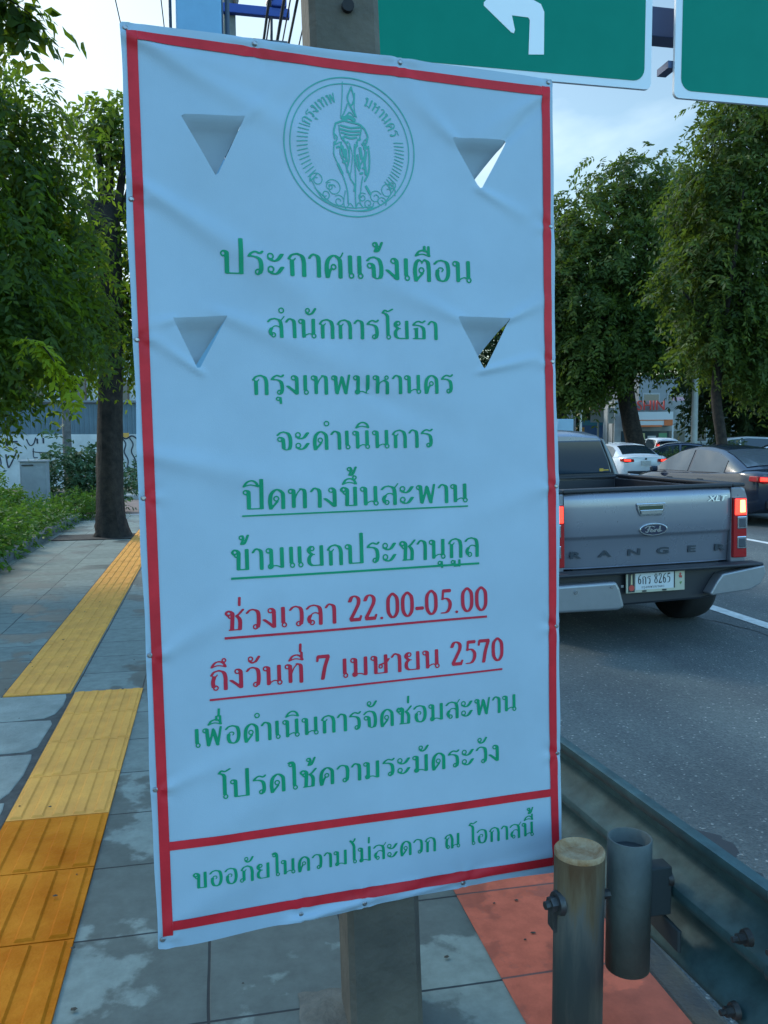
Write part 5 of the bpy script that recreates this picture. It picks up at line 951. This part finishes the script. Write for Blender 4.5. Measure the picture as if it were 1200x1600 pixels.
tree('rain_tree', 'tall spreading tree with a thick trunk behind the white sedan', 'trees across the road', [(19.75, 36, 0), (19.6, 36, 1.2), (19.2, 36, 3), (18.9, 36, 5), (18.8, 36, 7)], [.62, .46, .40, .38, .34], [(16, 35, 9), (18, 36, 12), (20.5, 36, 13), (22, 37, 10), (16.5, 34, 7), (21.5, 35, 7.5), (19, 33, 10), (19, 39, 10), (17.5, 36, 11)],
     [(19.3, 36, 13.6, 2.0, 2.0, 1.3, 300), (17.3, 36, 11.8, 1.9, 2.0, 1.4, 300), (16.0, 36, 10.2, 1.7, 2.0, 1.5, 300), (20.8, 36, 11.8, 2.0, 2.2, 1.7, 320), (18.6, 35, 10.0, 2.2, 2.4, 1.7, 420), (16.4, 35.5, 8.2, 1.9, 2.2, 1.5, 360), (19.8, 35.5, 8.0, 2.3, 2.4, 1.6, 440), (17.8, 35, 6.6, 2.0, 2.2, 1.2, 380), (22.2, 36.5, 9.2, 2.0, 2.2, 1.8, 340), (16.6, 35.5, 5.6, 1.6, 1.8, .9, 220), (20.6, 35.5, 6.3, 1.9, 2.0, .8, 280), (15.2, 36.5, 6.6, 1.4, 1.8, 1.6, 260), (22.6, 36, 6.6, 1.8, 2.0, 1.2, 260), (16.4, 35.5, 4.4, 1.3, 1.5, .7, 200), (18.2, 35, 5.6, 1.6, 1.6, .7, 260), (21.9, 35.5, 5.9, 1.6, 1.7, .8, 260), (23.2, 36, 12.0, 1.6, 1.8, 1.6, 260), (24.2, 36, 9.0, 1.8, 2, 2.2, 320), (14.9, 36, 8.6, 1.1, 1.6, 1.3, 200), (21.7, 36.5, 13.0, 1.4, 1.5, 1.0, 240), (23.0, 37, 13.6, 1.3, 1.5, 1.0, 220), (15.6, 36, 4.3, 1.0, 1.4, .8, 180), (17.1, 36, 4.6, 1.1, 1.4, .7, 180)],
     L_BIG, 7, .26, .11, .85, .55, 71, .17)
tree('rain_tree', 'tall dark tree on a slim leaning trunk in the median hedge', 'trees across the road', [(14.85, 22, .1), (14.75, 22, 1.4), (14.5, 22, 3), (14.6, 22, 4.6)], [.20, .155, .14, .14], [(13.2, 22, 6), (15.6, 22, 8), (17, 22, 6.5), (14.5, 21, 8.5), (13.6, 23, 8), (16.5, 23, 9)],
     [(15.0, 22, 10.6, 1.2, 1.4, .9, 220), (16.4, 22, 10.6, 1.6, 1.6, 1.1, 300), (14.3, 22, 9.0, 1.0, 1.4, 1.0, 230), (15.7, 22, 8.7, 1.6, 1.6, 1.2, 380), (17.3, 22, 8.6, 1.4, 1.6, 1.3, 320), (14.3, 22, 7.2, 1.0, 1.4, 1.0, 260), (15.8, 22, 6.8, 1.5, 1.6, 1.1, 380), (17.4, 22, 6.4, 1.4, 1.6, 1.2, 300), (14.6, 22, 5.4, 1.1, 1.3, .8, 260), (16.0, 22, 5.0, 1.3, 1.5, .8, 300), (17.4, 22, 4.4, 1.2, 1.5, .9, 260), (15.2, 22, 3.9, .8, 1.1, .5, 150), (16.3, 22, 3.5, .8, 1.2, .55, 160), (14.0, 22, 4.5, .7, 1.1, .6, 130), (13.5, 22.2, 6.2, .7, 1.1, .9, 150), (17.8, 22, 10.4, 1.4, 1.5, 1.4, 320), (18.2, 22, 8.4, 1.4, 1.5, 1.5, 320), (15.8, 22.5, 11.6, 1.2, 1.3, .7, 200), (14.9, 23, 8.0, 1.6, 1.4, 2.2, 400)],
     L_BIG, 7, .19, .075, .62, .5, 73, .10)
tree('rain_tree', 'farther tree whose trunk rises just right of the banner edge', 'trees across the road', [(19.9, 45, 0), (19.8, 45, 1.5), (19.6, 45, 5), (19.5, 45, 8)], [.55, .42, .38, .3], [(17.5, 45, 11), (19.5, 45, 13), (21.5, 45, 11), (18, 44, 9), (22, 46, 9)],
     [(19.0, 45, 13.4, 2.0, 2.2, 1.5, 260), (17.2, 45, 11, 2.2, 2.4, 1.9, 320), (21.5, 45, 11, 2.4, 2.6, 2.0, 340), (19.3, 45, 9.5, 2.4, 2.6, 1.8, 360), (17.5, 45, 7.8, 2.0, 2.2, 1.5, 260), (21.8, 45, 7.6, 2.2, 2.2, 1.5, 280), (24, 45.5, 9.5, 2.4, 2.6, 2.2, 300), (15.3, 45, 6.6, 1.8, 2.0, 2.0, 300), (15.6, 45, 9.5, 2.0, 2.2, 2.0, 300)],
     L_DARK, 6, .30, .13, .9, .5, 75, .2)
for k, (x, y, z, r, lb) in enumerate(((29, 40, 5.0, 3.6, 'dark bushy tree filling the right edge beyond the pale sedan'), (47, 66, 6.0, 5.0, 'deep shadowy tree behind the white wagon'), (27.5, 33, 6.8, 3.2, 'near dark tree crown at the right edge above the cars'))):
    C = [(x+r*.55*math.cos(a), y+r*.4*math.sin(a), z+dz, r*.6, r*.6, r*.5, 260) for a, dz in ((0, 0), (1.3, r*.5), (2.6, 0), (3.9, r*.6), (5.2, -.2*r), (.7, r*.9), (3.2, -r*.45), (6, -r*.5))]
    tree('bushy_tree', lb, 'trees across the road', [(x, y, 0), (x, y, z*.4), (x+.2, y, z*.7)], [.4, .3, .24], [(x-1.5, y, z+1), (x+1.5, y, z+1), (x, y, z+2.5)], C, L_DARK, 6, .34, .15, .9, .45, 80+k, .14)
g_ = np.random.default_rng(90); C = [(14+3.4*k, 75+2*math.sin(k*2), 3.6+1.2*math.sin(k*1.3), 2.8, 2.2, 3.6, 260) for k in range(-6, 17)]
P, D, T = sprays(C, g_, .3, .2); P[:, 2] = np.maximum(P[:, 2], .2); tag(foliage('distant_trees', P, D, 1.2*(.6+.8*g_.random(len(P))), 5, .5, .24, .4, L_DARK, None, 90, T), 'far line of dark trees closing the view down the road', 'trees', kind='stuff')
# street furniture
def pole_thing(name, label, cat, x, y, h, r, colm, group=None):
    t = empty(name, (x, y, .1), label=label, cat=cat, group=group); m_ = MB(); m_.tube([(0, 0, 0), (0, 0, h)], [r*1.15, r*.85], 14); m_.build('pole', colm, t); return t
gp = mat('pale_pole', (.36, .38, .36), .7, vary=.2, vscale=3)
t = pole_thing('light_pole', 'tall pale grey light pole in front of the pink billboard', 'light pole', 21.35, 34, 9.5, .13, gp); m_ = MB(); m_.tube([(0, 0, 9.4), (-.6, -.5, 9.8), (-1.4, -1.1, 9.9)], .05, 8); m_.build('arm', gp, t); m_ = MB(); m_.box((-1.7, -1.3, 9.9), (.7, .3, .12)); m_.build('lamp_head', gp, t, bevel=.03)
def no_parking():
    t = pole_thing('no_parking_sign', 'square sign with a faded red no parking ring on a post', 'road sign', 19.62, 40, 3.75, .05, mat('sign_post', (.18, .2, .2), .6))
    m_ = MB(); m_.box((-.10, -.08, 3.02), (.72, .03, 1.10)); m_.build('panel', mat('faded_panel', (.20, .22, .24), .6), t); m_ = MB()
    m_.smooth = True; m_.loft([[((.21+.045*math.cos(b))*math.cos(a)-.10, -.10+.0*b, (.21+.045*math.cos(b))*math.sin(a)+3.22) for b in (0, math.pi)] for a in np.linspace(0, 6.2832, 28)], closed=False); m_.box((-.10, -.101, 3.22), (.40, .004, .05), Matrix.Rotation(R(45), 3, 'Y')); m_.build('red_ring', mat('faded_red', (.24, .06, .08), .6), t)
no_parking()
def board(name, label, cat, x, y, z0, w, h, col, extra=(), rz=0.):
    t = empty(name, (x, y, .1), rz, label, cat); m_ = MB()
    for s in (-1, 1): m_.tube([(s*w*.42, .05, 0), (s*w*.42, .05, z0+h)], .035, 8)
    m_.build('post', mat('sign_post', (.18, .2, .2), .6), t); m_ = MB(); m_.box((0, 0, z0+h/2), (w, .05, h)); m_.build('panel', mat(name+'_face', col, .5, vary=.08, vscale=2), t, bevel=.01)
    for nm, (cx, cz, ww, hh), c in extra: m_ = MB(); m_.box((cx, -.032, z0+cz), (ww, .014, hh)); m_.build(nm, mat(nm+'_colour', c, .5), t)
    return t
board('site_board', 'plain pale blue board above the pickup roof beside the banner', 'board', 13.35, 30, 1.85, .66, .52, (.30, .50, .66))
t = pole_thing('marker_post', 'short white marker post left of the no parking sign', 'post', 16.32, 35, 2.75, .055, mat('marker_white', (.60, .62, .62), .6)); m_ = MB(); m_.tube([(0, 0, 2.75), (0, 0, 2.80), (0, 0, 2.9), (0, 0, 2.94)], [.05, .085, .085, .03], 12); m_.build('cap', mat('marker_white', (.6, .6, .6)), t)
board('shop_banner', 'narrow white hanging shop banner beside blue shop panels', 'banner', 21.35, 42, 2.45, .36, .85, (.50, .54, .56), (('banner_stripe', (0, .6, .3, .06), (.30, .34, .38)),))
board('blue_panel', 'blue roadside shop panel with an orange side strip', 'board', 20.75, 43, 1.2, 1.25, 1.45, (.02, .08, .22), (('orange_strip', (-.56, .55, .14, 1.05), (.42, .20, .03)), ('teal_band', (0, 1.30, 1.2, .26), (.02, .16, .24)), ('white_notice', (.40, .3, .3, .36), (.5, .5, .42))))
def billboard():
    t = board('billboard', 'pink and orange advertising billboard with a dark haired figure', 'billboard', 36.7, 60, 2.95, 1.9, 1.95, (.44, .24, .30))
    m_ = MB(); m_.prism([(-.9, 3.0), (-.1, 3.0), (-.2, 3.5), (-.6, 3.7), (-.9, 3.5)], -.036, -.026); m_.build('orange_shape', mat('poster_orange', (.55, .19, .10), .5), t)
    m_ = MB(); m_.prism([(.18, 3.3), (.05, 3.9), (.12, 4.3), (.35, 4.45), (.6, 4.35), (.66, 4.1), (.45, 4.22), (.30, 4.0), (.34, 3.6), (.3, 3.2)], -.036, -.026); m_.build('hair_shape', mat('poster_dark', (.02, .02, .03), .5), t)
    m_ = MB(); m_.prism([(.36, 3.55), (.46, 3.7), (.34, 4.0), (.45, 4.2), (.62, 4.1), (.64, 3.85), (.58, 3.7), (.85, 3.45), (.92, 3.0), (.32, 3.0)], -.036, -.026); m_.build('figure_shape', mat('poster_skin', (.52, .24, .16), .5), t)
billboard()
def shop():
    t = empty('corner_shop', (31.2, 56, .1), R(-14), 'roadside shop with white and orange fascia and red rooftop letters', 'shop')
    m_ = MB(); m_.box((.6, 3.2, 2.2), (5.6, 6, 4.4)); m_.build('wall', mat('shop_wall', (.32, .33, .32), .8, vary=.3, vscale=1), t)
    wh = mat('fascia_white', (.52, .55, .55), .5); m_ = MB(); m_.box((.2, -.05, 3.28), (3.4, .5, .62)); m_.build('fascia', wh, t); m_ = MB(); m_.box((.2, -.1, 2.80), (3.4, .5, .40)); m_.build('canopy', wh, t, bevel=.02)
    og = mat('fascia_orange', (.55, .13, .03), .5); m_ = MB(); m_.box((.2, -.36, 2.98), (2.6, .03, .06)); m_.box((-.2, -.36, 2.56), (2.6, .03, .14)); m_.box((1.55, -.36, 2.80), (.62, .03, .44)); m_.build('orange_trim', og, t)
    me = latin('SHIN', 1.02, .06, sx=.92); o = link('rooftop_letters', me, mat('sign_red', (.50, .035, .02), .5), t); o.location = (.35, -.1, 3.72)
    m_ = MB(); m_.box((.3, .1, 3.66), (2.9, .1, .08)); m_.box((-.8, .2, 4.1), (.06, .06, .9)); m_.box((1.4, .2, 4.1), (.06, .06, .9)); m_.build('sign_frame', mat('sign_post', (.18, .2, .2)), t)
    m_ = MB(); m_.box((.6, .17, 1.2), (4.6, .04, 2.0)); m_.build('shop_window', mat('shop_glass', (.03, .05, .06), .15), t)
    for k, c in enumerate(((.10, .25, .45), (.45, .42, .2), (.5, .5, .48), (.12, .3, .15))): m_ = MB(); m_.box((-1.1+.8*k, .10, 1.5+.2*(k % 2)), (.6, .04, .7)); m_.build('poster', mat(f'poster_tone{k}', c, .6), t)
    m_ = MB(); m_.box((1.85, -.4, 1.3), (.10, .10, 2.6)); m_.build('pillar', wh, t)
shop()
def block(name, label, x, y, w, h, d, col, rows, cols):
    t = empty(name, (x, y, 0), 0, label, 'building'); m_ = MB(); m_.box((0, d/2, h/2), (w, d, h)); m_.build('wall', mat(name+'_wall', col, .85, vary=.15, vscale=.4), t)
    for i in range(cols):
        for j in range(rows):
            e = empty('window', ((i+.5)*w/cols-w/2, -.01, 1.4+(j+.3)*(h-1.6)/rows)); e.parent = t; m_ = MB(); m_.box((0, 0, 0), (w/cols*.7, .06, (h-1.6)/rows*.6)); m_.build('frame', mat('window_frame_grey', (.25, .27, .28), .6), e); m_ = MB(); m_.box((0, -.035, 0), (w/cols*.6, .02, (h-1.6)/rows*.5)); m_.build('pane', mat('dark_glass', (.02, .03, .05), .1), e)
    m_ = MB(); m_.box((0, d/2, h+.12), (w+.3, d+.3, .24)); m_.build('roof', mat('shed_roof', (.14, .17, .19)), t)
block('grey_shophouse', 'grey shophouse behind the pink billboard', 39.5, 64, 9, 6.8, 6, (.20, .22, .23), 2, 4)
block('beige_shophouse', 'low beige shophouse left of the corner shop', 24.5, 62, 8, 4.8, 6, (.26, .25, .22), 1, 4)
